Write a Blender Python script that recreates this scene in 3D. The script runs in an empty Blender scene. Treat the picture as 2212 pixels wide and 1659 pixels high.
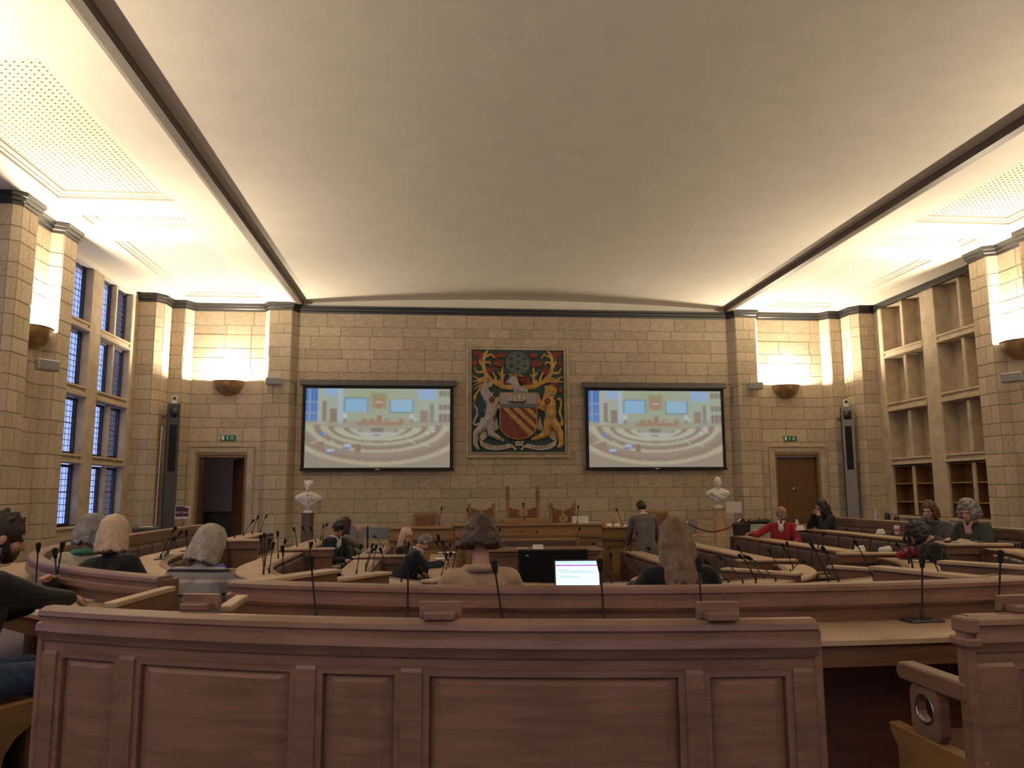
import bpy, bmesh, math, random
from mathutils import Vector, Matrix
import numpy as np
SC = bpy.context.scene
COL = SC.collection
PI = math.pi
# ---------------------------------------------------------------- camera
cam = bpy.data.cameras.new('camera')
cam.lens = 27.505; cam.sensor_width = 36.0; cam.clip_start = 0.05; cam.clip_end = 200
co = bpy.data.objects.new('camera', cam); COL.objects.link(co)
_y, _p, _r = math.radians(5.382), math.radians(7.854), math.radians(-0.303)
_f = Vector((math.sin(_y)*math.cos(_p), math.cos(_y)*math.cos(_p), math.sin(_p)))
_rt = Vector((math.cos(_y), -math.sin(_y), 0)); _u = _rt.cross(_f)
_r2 = _rt*math.cos(_r)+_u*math.sin(_r); _u2 = _u*math.cos(_r)-_rt*math.sin(_r)
co.matrix_world = Matrix(((_r2.x,_u2.x,-_f.x,-1.8),(_r2.y,_u2.y,-_f.y,0),(_r2.z,_u2.z,-_f.z,1.5),(0,0,0,1)))
SC.camera = co
# ---------------------------------------------------------------- world, exposure
W = bpy.data.worlds.new('dusk_sky'); SC.world = W; W.use_nodes = True
_bg = W.node_tree.nodes['Background']
_bg.inputs[0].default_value = (0.36, 0.48, 1.0, 1); _bg.inputs[1].default_value = 1.5
SC.view_settings.view_transform = 'Standard'; SC.view_settings.look = 'None'
SC.view_settings.gamma = 1.0; SC.view_settings.use_curve_mapping = False
SC.view_settings.exposure = 0.0
SC.cycles.max_bounces = 8; SC.cycles.diffuse_bounces = 5; SC.cycles.transparent_max_bounces = 12
SC.cycles.sample_clamp_indirect = 4.0
LAMP_W = 760.0
# ---------------------------------------------------------------- materials
MATS = {}
def nodes_mat(name):
    m = bpy.data.materials.new(name); m.use_nodes = True
    nt = m.node_tree; b = nt.nodes['Principled BSDF']
    return m, nt, b
def N(nt, t, **kw):
    n = nt.nodes.new(t)
    for k, v in kw.items(): setattr(n, k, v)
    return n
def mat(name, col, rough=0.6, metal=0.0, var=0.0, scale=8.0, bump=0.0, objrand=0.0, stretch=None, col2=None, spec=0.5, coat=0.0, sheen=0.0):
    """plain procedural material: colour mixed by noise, optional per-object tint and fine bump"""
    m, nt, b = nodes_mat(name)
    b.inputs['Roughness'].default_value = rough; b.inputs['Metallic'].default_value = metal
    b.inputs['Specular IOR Level'].default_value = spec
    b.inputs['Coat Weight'].default_value = coat; b.inputs['Coat Roughness'].default_value = 0.15
    b.inputs['Sheen Weight'].default_value = sheen
    tc = N(nt, 'ShaderNodeTexCoord'); mp = N(nt, 'ShaderNodeMapping')
    if stretch: mp.inputs['Scale'].default_value = stretch
    src = 'Object'
    nt.links.new(tc.outputs[src], mp.inputs[0])
    nz = N(nt, 'ShaderNodeTexNoise'); nz.inputs['Scale'].default_value = scale; nz.inputs['Detail'].default_value = 6
    nt.links.new(mp.outputs[0], nz.inputs[0])
    c = Vector(col); c2 = Vector(col2) if col2 else c*(1-var)
    cr = N(nt, 'ShaderNodeValToRGB')
    cr.color_ramp.elements[0].position = 0.3; cr.color_ramp.elements[1].position = 0.7
    cr.color_ramp.elements[0].color = (*c2, 1)
    cr.color_ramp.elements[1].color = (*(c*(1+var*0.35)), 1)
    nt.links.new(nz.outputs[0], cr.inputs[0])
    last = cr.outputs[0]
    if objrand:
        oi = N(nt, 'ShaderNodeObjectInfo')
        mr = N(nt, 'ShaderNodeMapRange'); mr.inputs[3].default_value = 1-objrand; mr.inputs[4].default_value = 1+objrand
        nt.links.new(oi.outputs['Random'], mr.inputs[0])
        hs = N(nt, 'ShaderNodeHueSaturation')
        nt.links.new(mr.outputs[0], hs.inputs['Value']); nt.links.new(last, hs.inputs['Color'])
        mh = N(nt, 'ShaderNodeMapRange'); mh.inputs[3].default_value = 0.492; mh.inputs[4].default_value = 0.508
        fr = N(nt, 'ShaderNodeMath', operation='FRACT'); ml = N(nt, 'ShaderNodeMath', operation='MULTIPLY'); ml.inputs[1].default_value = 7.31
        nt.links.new(oi.outputs['Random'], ml.inputs[0]); nt.links.new(ml.outputs[0], fr.inputs[0])
        nt.links.new(fr.outputs[0], mh.inputs[0]); nt.links.new(mh.outputs[0], hs.inputs['Hue'])
        last = hs.outputs[0]
    nt.links.new(last, b.inputs['Base Color'])
    if bump:
        bp = N(nt, 'ShaderNodeBump'); bp.inputs['Strength'].default_value = bump; bp.inputs['Distance'].default_value = 0.01
        nt.links.new(nz.outputs[0], bp.inputs['Height']); nt.links.new(bp.outputs[0], b.inputs['Normal'])
    MATS[name] = m
    return m
def emit(name, col, s):
    m = bpy.data.materials.new(name); m.use_nodes = True; nt = m.node_tree
    nt.nodes.remove(nt.nodes['Principled BSDF'])
    e = N(nt, 'ShaderNodeEmission'); e.inputs[0].default_value = (*col, 1); e.inputs[1].default_value = s
    nt.links.new(e.outputs[0], nt.nodes['Material Output'].inputs[0]); MATS[name] = m; return m
def wood(name, dark, light, rough=0.38, sc=3.0, coat=0.12):
    m, nt, b = nodes_mat(name)
    tc = N(nt, 'ShaderNodeTexCoord'); mp = N(nt, 'ShaderNodeMapping'); mp.inputs['Scale'].default_value = (1.0, 1.0, 9.0)
    oi = N(nt, 'ShaderNodeObjectInfo'); ad = N(nt, 'ShaderNodeVectorMath', operation='ADD')
    nt.links.new(tc.outputs['Object'], ad.inputs[0]); nt.links.new(oi.outputs['Random'], ad.inputs[1])
    nt.links.new(ad.outputs[0], mp.inputs[0])
    n1 = N(nt, 'ShaderNodeTexNoise'); n1.inputs['Scale'].default_value = sc; n1.inputs['Detail'].default_value = 8; n1.inputs['Distortion'].default_value = 0.6
    n2 = N(nt, 'ShaderNodeTexNoise'); n2.inputs['Scale'].default_value = 2.2; n2.inputs['Detail'].default_value = 3
    nt.links.new(mp.outputs[0], n1.inputs[0]); nt.links.new(tc.outputs['Object'], n2.inputs[0])
    mx = N(nt, 'ShaderNodeMath', operation='ADD'); nt.links.new(n1.outputs[0], mx.inputs[0])
    ml = N(nt, 'ShaderNodeMath', operation='MULTIPLY'); ml.inputs[1].default_value = 0.7; nt.links.new(n2.outputs[0], ml.inputs[0])
    nt.links.new(ml.outputs[0], mx.inputs[1])
    cr = N(nt, 'ShaderNodeValToRGB'); cr.color_ramp.elements[0].position = 0.55; cr.color_ramp.elements[1].position = 1.1
    cr.color_ramp.elements[1].position = 1.0
    cr.color_ramp.elements[0].color = (*dark, 1); cr.color_ramp.elements[1].color = (*light, 1)
    nt.links.new(mx.outputs[0], cr.inputs[0]); nt.links.new(cr.outputs[0], b.inputs['Base Color'])
    b.inputs['Roughness'].default_value = rough; b.inputs['Coat Weight'].default_value = coat; b.inputs['Coat Roughness'].default_value = 0.25
    bp = N(nt, 'ShaderNodeBump'); bp.inputs['Strength'].default_value = 0.06; bp.inputs['Distance'].default_value = 0.005
    nt.links.new(n1.outputs[0], bp.inputs['Height']); nt.links.new(bp.outputs[0], b.inputs['Normal'])
    MATS[name] = m; return m
STONE = mat('limestone', (0.47,0.39,0.285), 0.85, var=0.22, scale=5, bump=0.12, objrand=0.11, spec=0.2)
STONE_P = mat('limestone_plain', (0.47,0.39,0.285), 0.85, var=0.2, scale=5, bump=0.1, spec=0.2)
MORTAR = mat('lime_mortar', (0.33,0.275,0.20), 0.95, var=0.2, scale=20, spec=0.1)
PLASTER = mat('cream_plaster', (0.70,0.655,0.57), 0.8, var=0.05, scale=3, bump=0.02, spec=0.2)
BLACKM = mat('black_cornice_paint', (0.018,0.018,0.02), 0.32, var=0.3, scale=10)
TRIM = mat('bronze_channel', (0.075,0.055,0.04), 0.6, var=0.2)
TRIM2 = mat('grey_channel_lip', (0.27,0.235,0.19), 0.7, var=0.15)
OAK = wood('oak_bench', (0.115,0.058,0.034), (0.20,0.10,0.06))
OAK_F = wood('oak_front', (0.15,0.083,0.055), (0.25,0.145,0.10), rough=0.42)
OAK_T = wood('oak_desk_top', (0.36,0.25,0.155), (0.50,0.365,0.24), rough=0.42)
OAK_G = wood('oak_golden', (0.22,0.115,0.038), (0.33,0.185,0.07), rough=0.45)
OAK_D = wood('oak_shelf_dark', (0.13,0.066,0.02), (0.22,0.12,0.045), rough=0.5)
LEATHER = mat('brown_leather', (0.105,0.062,0.05), 0.38, var=0.35, scale=12, bump=0.08)
LEATHER_C = mat('tan_chair_leather', (0.20,0.085,0.04), 0.45, var=0.3, scale=10, bump=0.05)
CARPET = mat('mauve_carpet', (0.20,0.17,0.19), 0.98, var=0.3, scale=60, bump=0.3, spec=0.05)
BLACKP = mat('black_plastic', (0.012,0.012,0.013), 0.45, var=0.2)
BLACKF = mat('black_foam', (0.006,0.006,0.007), 0.95, var=0.2, scale=80)
CHROME = mat('brushed_steel', (0.5,0.5,0.5), 0.25, metal=1.0, var=0.1)
GREYB = mat('grey_speaker_paint', (0.20,0.20,0.21), 0.5, var=0.1)
GREYL = mat('light_grey_speaker', (0.34,0.33,0.31), 0.5, var=0.08)
DARKG = mat('dark_grey_case', (0.045,0.045,0.05), 0.5, var=0.15)
MARBLE = mat('white_marble', (0.72,0.69,0.63), 0.42, var=0.07, scale=6)
GRANITE = mat('purple_granite', (0.13,0.085,0.085), 0.35, var=0.5, scale=45)
SIENA = mat('honey_marble', (0.52,0.36,0.19), 0.4, var=0.35, scale=9)
LEAD = mat('window_lead', (0.05,0.05,0.075), 0.6, var=0.2)
WFRAME = mat('window_iron', (0.025,0.02,0.022), 0.55, var=0.2)
BRASSB = mat('bronze_bowl', (0.30,0.19,0.085), 0.42, metal=0.35, var=0.45, scale=7)
PAPER = mat('white_paper', (0.78,0.77,0.75), 0.8, var=0.04)
CARD = mat('blank_board', (0.62,0.57,0.55), 0.6, var=0.04)
CLOTHG = mat('blue_grey_fabric', (0.21,0.22,0.27), 0.9, var=0.15, scale=30)
REDROPE = mat('red_rope', (0.22,0.025,0.018), 0.7, var=0.2, scale=40)
SKIN = mat('skin_light', (0.46,0.255,0.19), 0.55, var=0.1, scale=10)
SKIN2 = mat('skin_tan', (0.33,0.17,0.115), 0.55, var=0.1, scale=10)
EYEM = mat('eye_dark', (0.03,0.02,0.015), 0.3)
LIPM = mat('lips', (0.32,0.11,0.095), 0.5)
# ---------------------------------------------------------------- mesh helpers
class MB:
    def __init__(s): s.v = []; s.f = []; s.mi = []; s.cur = 0
    def add(s, vs, fs):
        o = len(s.v); s.v.extend([tuple(v) for v in vs]); s.f.extend([[i+o for i in f] for f in fs]); s.mi.extend([s.cur]*len(fs)); return s
    def box(s, a, b):
        (x0,y0,z0),(x1,y1,z1) = a, b
        return s.add([(x0,y0,z0),(x1,y0,z0),(x1,y1,z0),(x0,y1,z0),(x0,y0,z1),(x1,y0,z1),(x1,y1,z1),(x0,y1,z1)],
              [(0,3,2,1),(4,5,6,7),(0,1,5,4),(1,2,6,5),(2,3,7,6),(3,0,4,7)])
    def obox(s, c, size, ax=None):
        """box centred at c with half axes along ax (3 unit vectors)"""
        ax = ax or (Vector((1,0,0)),Vector((0,1,0)),Vector((0,0,1)))
        c = Vector(c); X, Y, Z = [Vector(a)*d*0.5 for a, d in zip(ax, size)]
        p = [c+i*X+j*Y+k*Z for k in (-1,1) for i, j in ((-1,-1),(1,-1),(1,1),(-1,1))]
        return s.add(p, [(0,3,2,1),(4,5,6,7),(0,1,5,4),(1,2,6,5),(2,3,7,6),(3,0,4,7)])
    def cone(s, A, B, ra, rb, seg=10, cap=2):
        """round cone from A to B with rounded ends (cap rings)"""
        A, B = Vector(A), Vector(B); d = B-A; L = d.length
        d = d/L if L > 1e-6 else Vector((0,0,1))
        u = d.orthogonal().normalized(); w = d.cross(u)
        rings = []
        for i in range(cap, -1, -1):
            t = i*PI/2/(cap+0.5) if cap else 0
            rings.append((A-d*(ra*math.sin(t)), ra*math.cos(t)))
        for i in range(cap+1):
            t = i*PI/2/(cap+0.5) if cap else 0
            rings.append((B+d*(rb*math.sin(t)), rb*math.cos(t)))
        vs = []; fs = []
        for c, r in rings:
            for k in range(seg):
                a = 2*PI*k/seg; vs.append(c+(u*math.cos(a)+w*math.sin(a))*r)
        n = len(rings)
        for i in range(n-1):
            for k in range(seg):
                k2 = (k+1) % seg
                fs.append((i*seg+k, i*seg+k2, (i+1)*seg+k2, (i+1)*seg+k))
        fs.append(tuple(range(seg-1,-1,-1))); fs.append(tuple((n-1)*seg+k for k in range(seg)))
        return s.add(vs, fs)
    def ell(s, c, r, M=None, seg=14, rings=9):
        c = Vector(c); vs = [c+(M@Vector((0,0,-r[2])) if M else Vector((0,0,-r[2])))]; fs = []
        for i in range(1, rings):
            ph = -PI/2+PI*i/rings
            for k in range(seg):
                a = 2*PI*k/seg
                p = Vector((r[0]*math.cos(ph)*math.cos(a), r[1]*math.cos(ph)*math.sin(a), r[2]*math.sin(ph)))
                vs.append(c+(M@p if M else p))
        vs.append(c+(M@Vector((0,0,r[2])) if M else Vector((0,0,r[2]))))
        for k in range(seg):
            fs.append((0, 1+(k+1) % seg, 1+k))
        for i in range(rings-2):
            for k in range(seg):
                a, b = 1+i*seg+k, 1+i*seg+(k+1) % seg
                fs.append((a, b, b+seg, a+seg))
        t = len(vs)-1; o = 1+(rings-2)*seg
        for k in range(seg): fs.append((t, o+k, o+(k+1) % seg))
        return s.add(vs, fs)
    def lathe(s, prof, c=(0,0,0), seg=24):
        """closed profile of (r,z); r=0 ends are capped by tiny rings"""
        vs = []; fs = []; n = len(prof)
        for r, z in prof:
            for k in range(seg):
                a = 2*PI*k/seg; vs.append((c[0]+max(r,1e-4)*math.cos(a), c[1]+max(r,1e-4)*math.sin(a), c[2]+z))
        for i in range(n-1):
            for k in range(seg):
                k2 = (k+1) % seg; fs.append((i*seg+k, i*seg+k2, (i+1)*seg+k2, (i+1)*seg+k))
        fs.append(tuple(range(seg-1,-1,-1))); fs.append(tuple((n-1)*seg+k for k in range(seg)))
        return s.add(vs, fs)
    def prism(s, poly, z0, z1):
        n = len(poly)
        vs = [(x,y,z0) for x,y in poly]+[(x,y,z1) for x,y in poly]
        fs = [tuple(range(n-1,-1,-1)), tuple(range(n,2*n))]+[(i,(i+1)%n,n+(i+1)%n,n+i) for i in range(n)]
        return s.add(vs, fs)
    def sweep(s, prof, path):
        """closed profile [(n,z)] swept along path [(pos2d, normal2d)]"""
        n = len(prof); vs = []; fs = []
        for p, nn in path:
            for a, z in prof: vs.append((p[0]+nn[0]*a, p[1]+nn[1]*a, z))
        for i in range(len(path)-1):
            for k in range(n):
                k2 = (k+1) % n; fs.append((i*n+k, i*n+k2, (i+1)*n+k2, (i+1)*n+k))
        fs.append(tuple(range(n-1,-1,-1))); m = (len(path)-1)*n; fs.append(tuple(m+k for k in range(n)))
        return s.add(vs, fs)
    def tube(s, pts, r, seg=6):
        pts = [Vector(p) for p in pts]; vs = []; fs = []
        rr = r if isinstance(r, (list, tuple)) else [r]*len(pts)
        u = (pts[1]-pts[0]).orthogonal().normalized()
        for i, p in enumerate(pts):
            d = (pts[min(i+1,len(pts)-1)]-pts[max(i-1,0)]).normalized()
            u = (u-d*u.dot(d)).normalized(); w = d.cross(u)
            for k in range(seg):
                a = 2*PI*k/seg; vs.append(p+(u*math.cos(a)+w*math.sin(a))*rr[i])
        for i in range(len(pts)-1):
            for k in range(seg):
                k2 = (k+1) % seg; fs.append((i*seg+k, i*seg+k2, (i+1)*seg+k2, (i+1)*seg+k))
        fs.append(tuple(range(seg-1,-1,-1))); m = (len(pts)-1)*seg; fs.append(tuple(m+k for k in range(seg)))
        return s.add(vs, fs)
    def mesh(s, name, smooth=None, bevel=0, segs=1):
        me = bpy.data.meshes.new(name); bm = bmesh.new()
        vv = [bm.verts.new(v) for v in s.v]
        for f, mi in zip(s.f, s.mi):
            try: ff = bm.faces.new([vv[i] for i in f]); ff.material_index = mi
            except ValueError: pass
        bmesh.ops.recalc_face_normals(bm, faces=bm.faces)
        if bevel:
            ed = [e for e in bm.edges if len(e.link_faces) == 2 and e.calc_face_angle(0) > 0.6]
            bmesh.ops.bevel(bm, geom=ed, offset=bevel, segments=segs, affect='EDGES', profile=0.5, clamp_overlap=True)
        bm.to_mesh(me); bm.free()
        if smooth is not None:
            for p in me.polygons: p.use_smooth = True
            me.set_sharp_from_angle(angle=math.radians(smooth))
        return me
    def build(s, name, m, parent=None, smooth=None, bevel=0, segs=1, loc=None):
        me = s.mesh(name, smooth, bevel, segs)
        for mm in (m if isinstance(m, (list,tuple)) else [m]): me.materials.append(mm)
        return link(name, me, parent, loc)
def link(name, me, parent=None, loc=None):
    o = bpy.data.objects.new(name, me); COL.objects.link(o)
    if parent: o.parent = parent
    if loc: o.location = loc
    return o
def tag(o, label=None, cat=None, group=None, kind=None):
    for k, v in (('label',label),('category',cat),('group',group),('kind',kind)):
        if v: o[k] = v
    return o
def thing(name, label, cat, loc=(0,0,0), rz=0, group=None):
    o = bpy.data.objects.new(name, None); COL.objects.link(o); o.empty_display_size = 0.1
    o.location = loc; o.rotation_euler = (0,0,rz); tag(o, label, cat, group); return o
def struct(o): o['kind'] = 'structure'; return o
def dup(root, loc, rz=0.0, label=None, group=None, scale=None):
    r = root.copy(); COL.objects.link(r); r.location = loc; r.rotation_euler = (0,0,rz)
    if label: r['label'] = label
    if group: r['group'] = group
    if scale: r.scale = scale
    for ch in root.children:
        c = ch.copy(); COL.objects.link(c); c.parent = r
        for g in ch.children:
            d = g.copy(); COL.objects.link(d); d.parent = c
    return r
rnd = random.Random(7)

# ================================================================= ROOM
ZC = 5.66            # side ceiling height
ZK = (5.50, 5.64)    # black cornice
HOLE = {}
# one chamfered block shared by every stone: unit size, outer face at +y
_b = MB(); c = 0.012
_vs = [(-.5,-.5,-.5),(.5,-.5,-.5),(.5,-.5,.5),(-.5,-.5,.5),(-.5,.2,-.5),(.5,.2,-.5),(.5,.2,.5),(-.5,.2,.5),
       (-.5+c,.5,-.5+2*c),(.5-c,.5,-.5+2*c),(.5-c,.5,.5-2*c),(-.5+c,.5,.5-2*c)]
_b.add(_vs, [(0,1,2,3),(0,4,5,1),(1,5,6,2),(2,6,7,3),(3,7,4,0),(4,8,9,5),(5,9,10,6),(6,10,11,7),(7,11,8,4),(8,11,10,9)])
STONE_ME = _b.mesh('stone'); STONE_ME.materials.append(STONE)
def courses(z0, z1):
    out = []; z = 0.545; k = 0
    while z < z1-0.02:
        h = 0.305 if k % 2 == 0 else 0.21
        if z+h > z1-0.08: h = z1-z
        out.append((z, z+h)); z += h; k += 1
    return [c for c in out if c[0] >= z0-0.01]
def stones(parent, p0, p1, holes=(), z0=0.545, z1=5.50, avg=0.63, seed=1, skip=None):
    """blocks laid along the wall line p0->p1; the room is on the LEFT of that direction"""
    rr = random.Random(seed); p0, p1 = Vector(p0), Vector(p1); d = p1-p0; L = d.length; d /= L
    nrm = Vector((-d.y, d.x)); ang = math.atan2(d.y, d.x)
    for za, zb in courses(z0, z1):
        zm = (za+zb)/2
        segs = [(0.0, L)]
        for s0, s1, h0, h1 in holes:
            if h0 < zm < h1:
                ns = []
                for a, b in segs:
                    if s0 > a+0.04: ns.append((a, min(b, s0)))
                    if s1 < b-0.04: ns.append((max(a, s1), b))
                    if not (s0 > a+0.04 or s1 < b-0.04): pass
                segs = [(a, b) for a, b in ns if b-a > 0.03]
        for a, b in segs:
            cuts = [a]; x = a+rr.uniform(0.35, 1.0)*avg
            while x < b-0.22*avg:
                cuts.append(x); x += rr.uniform(0.75, 1.3)*avg
            cuts.append(b)
            for q0, q1 in zip(cuts[:-1], cuts[1:]):
                o = bpy.data.objects.new('stone', STONE_ME); COL.objects.link(o); o.parent = parent
                m = p0+d*((q0+q1)/2)+nrm*(-0.012+rr.uniform(-0.0015, 0.0015))
                o.location = (m.x, m.y, zm); o.rotation_euler = (0,0,ang)
                o.scale = (q1-q0-0.007, 0.04, zb-za-0.007)
def wallmesh(name, pts, back, z0=-0.6, z1=5.9):
    """solid backing: polygon of the inner line plus an outer line"""
    m = MB(); m.prism([tuple(p) for p in pts]+[tuple(p) for p in back], z0, z1)
    return struct(m.build(name, MORTAR))
def off(p, q, e):  # shift the wall line e back from the room
    return p
YB = 17.5
# ---- back wall, middle bay
wb = wallmesh('wall_back', [(4.93,YB),(-4.93,YB)], [(-4.93,YB+.4),(4.93,YB+.4)])
SCR = {'L': (-4.77,-1.53,2.03,3.90), 'R': (1.53,4.68,2.03,3.90)}
stones(wb, (4.93,YB), (-4.93,YB), holes=[(4.93-4.5,4.93-1.75,2.2,3.75),(4.93+1.75,4.93+4.5,2.2,3.75),(4.93-1.14,4.93+1.14,2.27,4.79)], seed=3, z0=0.545)
# ---- side panels, piers (mirrored)
DOORW = (6.98, 5.93, 2.33)   # door opening |u| far, near, head height
for sg, side in ((-1,'left'),(1,'right')):
    def M(*pts): return [(sg*x, y) for x, y in pts]
    # wall panel with the door
    nm = 'wall_back_'+side
    o = bpy.data.objects.new(nm, None); 
    bm_ = MB()
    for (xa, xb, za, zb) in ((5.64,5.93,-.6,5.9),(6.98,7.2,-.6,5.9),(5.93,6.98,2.33,5.9)):
        bm_.box((min(sg*xa,sg*xb),17.45,za),(max(sg*xa,sg*xb),17.85,zb))
    wp = struct(bm_.build(nm, MORTAR))
    hol = [(0.27,1.36,0.0,2.345)] 
    a, b2 = (-5.64,17.45), (-7.17,17.45)
    if sg > 0: a, b2 = (7.17,17.45), (5.64,17.45)
    if sg < 0: stones(wp, a, b2, holes=[(0.13,1.47,0,2.5)], seed=11, avg=0.6)
    else: stones(wp, a, b2, holes=[(0.06,1.40,0,2.5)], seed=12, avg=0.6)
    def faces(par, pts, seed, avg=0.42, **kw):
        pp = M(*pts)
        if sg > 0: pp = pp[::-1]
        for i in range(len(pp)-1):
            stones(par, pp[i], pp[i+1], seed=seed+i, avg=avg, **kw)
    # pier beside the screen
    pts = [(4.93,YB),(5.03,17.23),(5.50,17.23),(5.64,17.45)]
    pr = wallmesh('pier_back_'+side, M(*pts), M((5.64,17.9),(4.93,17.9)))
    faces(pr, pts, 20)
    # corner pier
    pts = [(7.17,17.45),(7.30,17.22),(7.58,17.22),(7.60,16.80),(7.72,16.64),(8.08,16.64)]
    pr = wallmesh('pier_corner_'+side, M(*pts), M((8.6,16.64),(8.6,17.9),(7.17,17.9)))
    faces(pr, pts, 30)
    # paired piers with the lamp niche between, repeated along the room
    for k, yc in enumerate((11.89, 6.25, 0.61)):
        pts = [(8.08,yc+.91),(7.70,yc+.91),(7.60,yc+.83),(7.60,yc+.40),(7.76,yc+.32),(7.76,yc-.32),(7.60,yc-.40),(7.60,yc-.83),(7.70,yc-.91),(8.08,yc-.91)]
        pr = wallmesh('pier_pair_'+side, M(*pts), M((8.6,yc-.91),(8.6,yc+.91)))
        if k == 0: faces(pr, pts, 40)
    # rear end wall part of the side
    m = MB(); m.box((min(sg*7.6,sg*8.6),-5.2,-.6),(max(sg*7.6,sg*8.6),-3.2,5.9)); struct(m.build('wall_rear_'+side, STONE_P))
m = MB()   # rear wall with a row of tall windows
WX = [(-7.0,-5.4),(-4.6,-3.0),(-2.2,-.6),(.4,2.0)]
xs = [-8.6]+[v for w_ in WX for v in w_]+[8.6]
for i in range(0, len(xs), 2): m.box((xs[i],-5.4,-.6),(xs[i+1],-5.2,6.1))
for a_, b_ in WX: m.box((a_,-5.4,-.6),(b_,-5.2,1.2)); m.box((a_,-5.4,5.2),(b_,-5.2,6.1))
struct(m.build('wall_rear', STONE_P))
# ---- window bays (left: glazed, right: blind recesses and bookshelves)
LIGHTS = [(13.06,13.71),(13.81,14.46),(14.93,15.58),(15.68,16.33)]
ROWS = [(4.55,5.56),(3.39,4.37),(2.19,3.18),(0.96,2.01)]
GLASS = bpy.data.materials.new('leaded_glass'); GLASS.use_nodes = True
_nt = GLASS.node_tree; _nt.nodes.remove(_nt.nodes['Principled BSDF'])
_tr = N(_nt,'ShaderNodeBsdfTransparent'); _tr.inputs[0].default_value = (0.93,0.95,1,1)
_gl = N(_nt,'ShaderNodeBsdfGlossy'); _gl.inputs['Roughness'].default_value = 0.12
_fr = N(_nt,'ShaderNodeFresnel'); _fr.inputs[0].default_value = 1.45
_mx = N(_nt,'ShaderNodeMixShader'); _mx.inputs[0].default_value = .05; _nt.links.new(_tr.outputs[0],_mx.inputs[1]); _nt.links.new(_gl.outputs[0],_mx.inputs[2])
_nt.links.new(_mx.outputs[0], _nt.nodes['Material Output'].inputs[0])
nwin = 0
def bay(sg, y0, glazed, full=True):
    """stone frame of one bay from y0 to y0+3.84; returns nothing"""
    global nwin
    dy = y0-12.80
    side = 'left' if sg < 0 else 'right'
    L = [(a+dy, b+dy) for a, b in LIGHTS]
    xi, xo = 8.06, (8.265 if glazed else 8.45)
    def bx(m, x0, x1, ya, yb, za, zb): m.box((min(sg*x0,sg*x1),ya,za),(max(sg*x0,sg*x1),yb,zb))
    m = MB(); bx(m, xi, xo, y0, y0+3.84, -.6, 0.96); w = struct(m.build('wall_'+side, STONE_P))
    m = MB(); bx(m, xi, xo, y0, y0+3.84, 5.56, 5.9); struct(m.build('wall_head_'+side, STONE_P if sg>0 else PLASTER, w))
    for ya, yb, nm in ((y0, L[0][0],'jamb_stone'),(L[1][1], L[2][0],'mullion_wide'),(L[3][1], y0+3.84,'jamb_stone')):
        m = MB(); bx(m, xi, xo, ya, yb, 0.96, 5.56); m.build(nm, STONE_P, w, bevel=0.015)
    for i in (0,2):
        for za, zb in ROWS:
            m = MB(); bx(m, xi+.04, xo, L[i][1], L[i+1][0], za, zb); m.build('mullion_stone', STONE_P, w, bevel=0.02)
        for j in range(3):
            za, zb = ROWS[j+1][1], ROWS[j][0]
            m = MB(); bx(m, xi-.02, xo, L[i][0]-.02, L[i+1][1]+.02, za+.02, zb-.11); bx(m, xi+.03, xo, L[i][0], L[i+1][1], zb-.12, zb-.03); 
            bx(m, xi-.005, xo, L[i][0], L[i+1][1], zb-.045, zb); m.build('transom_stone', STONE_P, w, bevel=0.01)
        m = MB(); bx(m, xi-.03, xo, L[i][0]-.03, L[i+1][1]+.03, .90, .96); m.build('sill_stone', STONE_P, w, bevel=0.012)
    for r, (za, zb) in enumerate(ROWS):
        for (ya, yb) in L:
            if glazed:
                nwin += 1
                fr = MB(); e = .045
                for a, b, c, d in ((ya,ya+e,za,zb),(yb-e,yb,za,zb),(ya+e,yb-e,za,za+e),(ya+e,yb-e,zb-e,zb)): bx(fr, 8.19, 8.25, a, b, c, d)
                wo = struct(fr.build('window_%d' % nwin, WFRAME))
                g = MB(); bx(g, 8.219, 8.224, ya+e, yb-e, za+e, zb-e); g.build('glass', GLASS, wo)
                if full:
                    b_ = MB(); n = 4; h = 9
                    for k in range(1, n): 
                        y = ya+e+(yb-ya-2*e)*k/n; bx(b_, 8.214, 8.218, y-.0055, y+.0055, za+e, zb-e)
                    for k in range(1, h):
                        z = za+e+(zb-za-2*e)*k/h; t = .010 if k == 5 else .0055; bx(b_, 8.214, 8.218, ya+e, yb-e, z-t, z+t)
                    b_.build('lead_lattice', LEAD, wo)
            else:
                bk = MB(); bx(bk, 8.40, 8.46, ya-.02, yb+.02, za-.02, zb+.02); bk.build('recess_back', STONE_P if r < 3 else OAK_D, w)
                if r == 3:
                    s_ = MB(); bx(s_, 8.12, 8.40, ya, ya+.02, za, zb); bx(s_, 8.12, 8.40, yb-.02, yb, za, zb); bx(s_, 8.12, 8.40, ya, yb, za, za+.02); bx(s_, 8.12, 8.40, ya, yb, zb-.02, zb)
                    bc = s_.build('bookcase_lining', OAK_D, w)
                    for z in (1.62, 1.24):
                        q = MB(); bx(q, 8.10, 8.40, ya+.02, yb-.02, z, z+.025); q.build('shelf', OAK_G, bc)
for a_, b_ in WX:
    nwin += 1; m = MB()
    for q in ((a_,a_+.06,1.2,5.2),(b_-.06,b_,1.2,5.2),(a_+.06,b_-.06,1.2,1.26),(a_+.06,b_-.06,5.14,5.2),((a_+b_)/2-.03,(a_+b_)/2+.03,1.26,5.14)): m.box((q[0],-5.33,q[2]),(q[1],-5.27,q[3]))
    wo = struct(m.build('window_%d' % nwin, WFRAME)); m = MB(); m.box((a_+.06,-5.303,1.26),(b_-.06,-5.297,5.14)); m.build('glass', GLASS, wo)
for y0 in (12.80, 7.16, 1.52): 
    bay(-1, y0, True, y0 > 7); bay(1, y0, False, y0 > 7)
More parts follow.
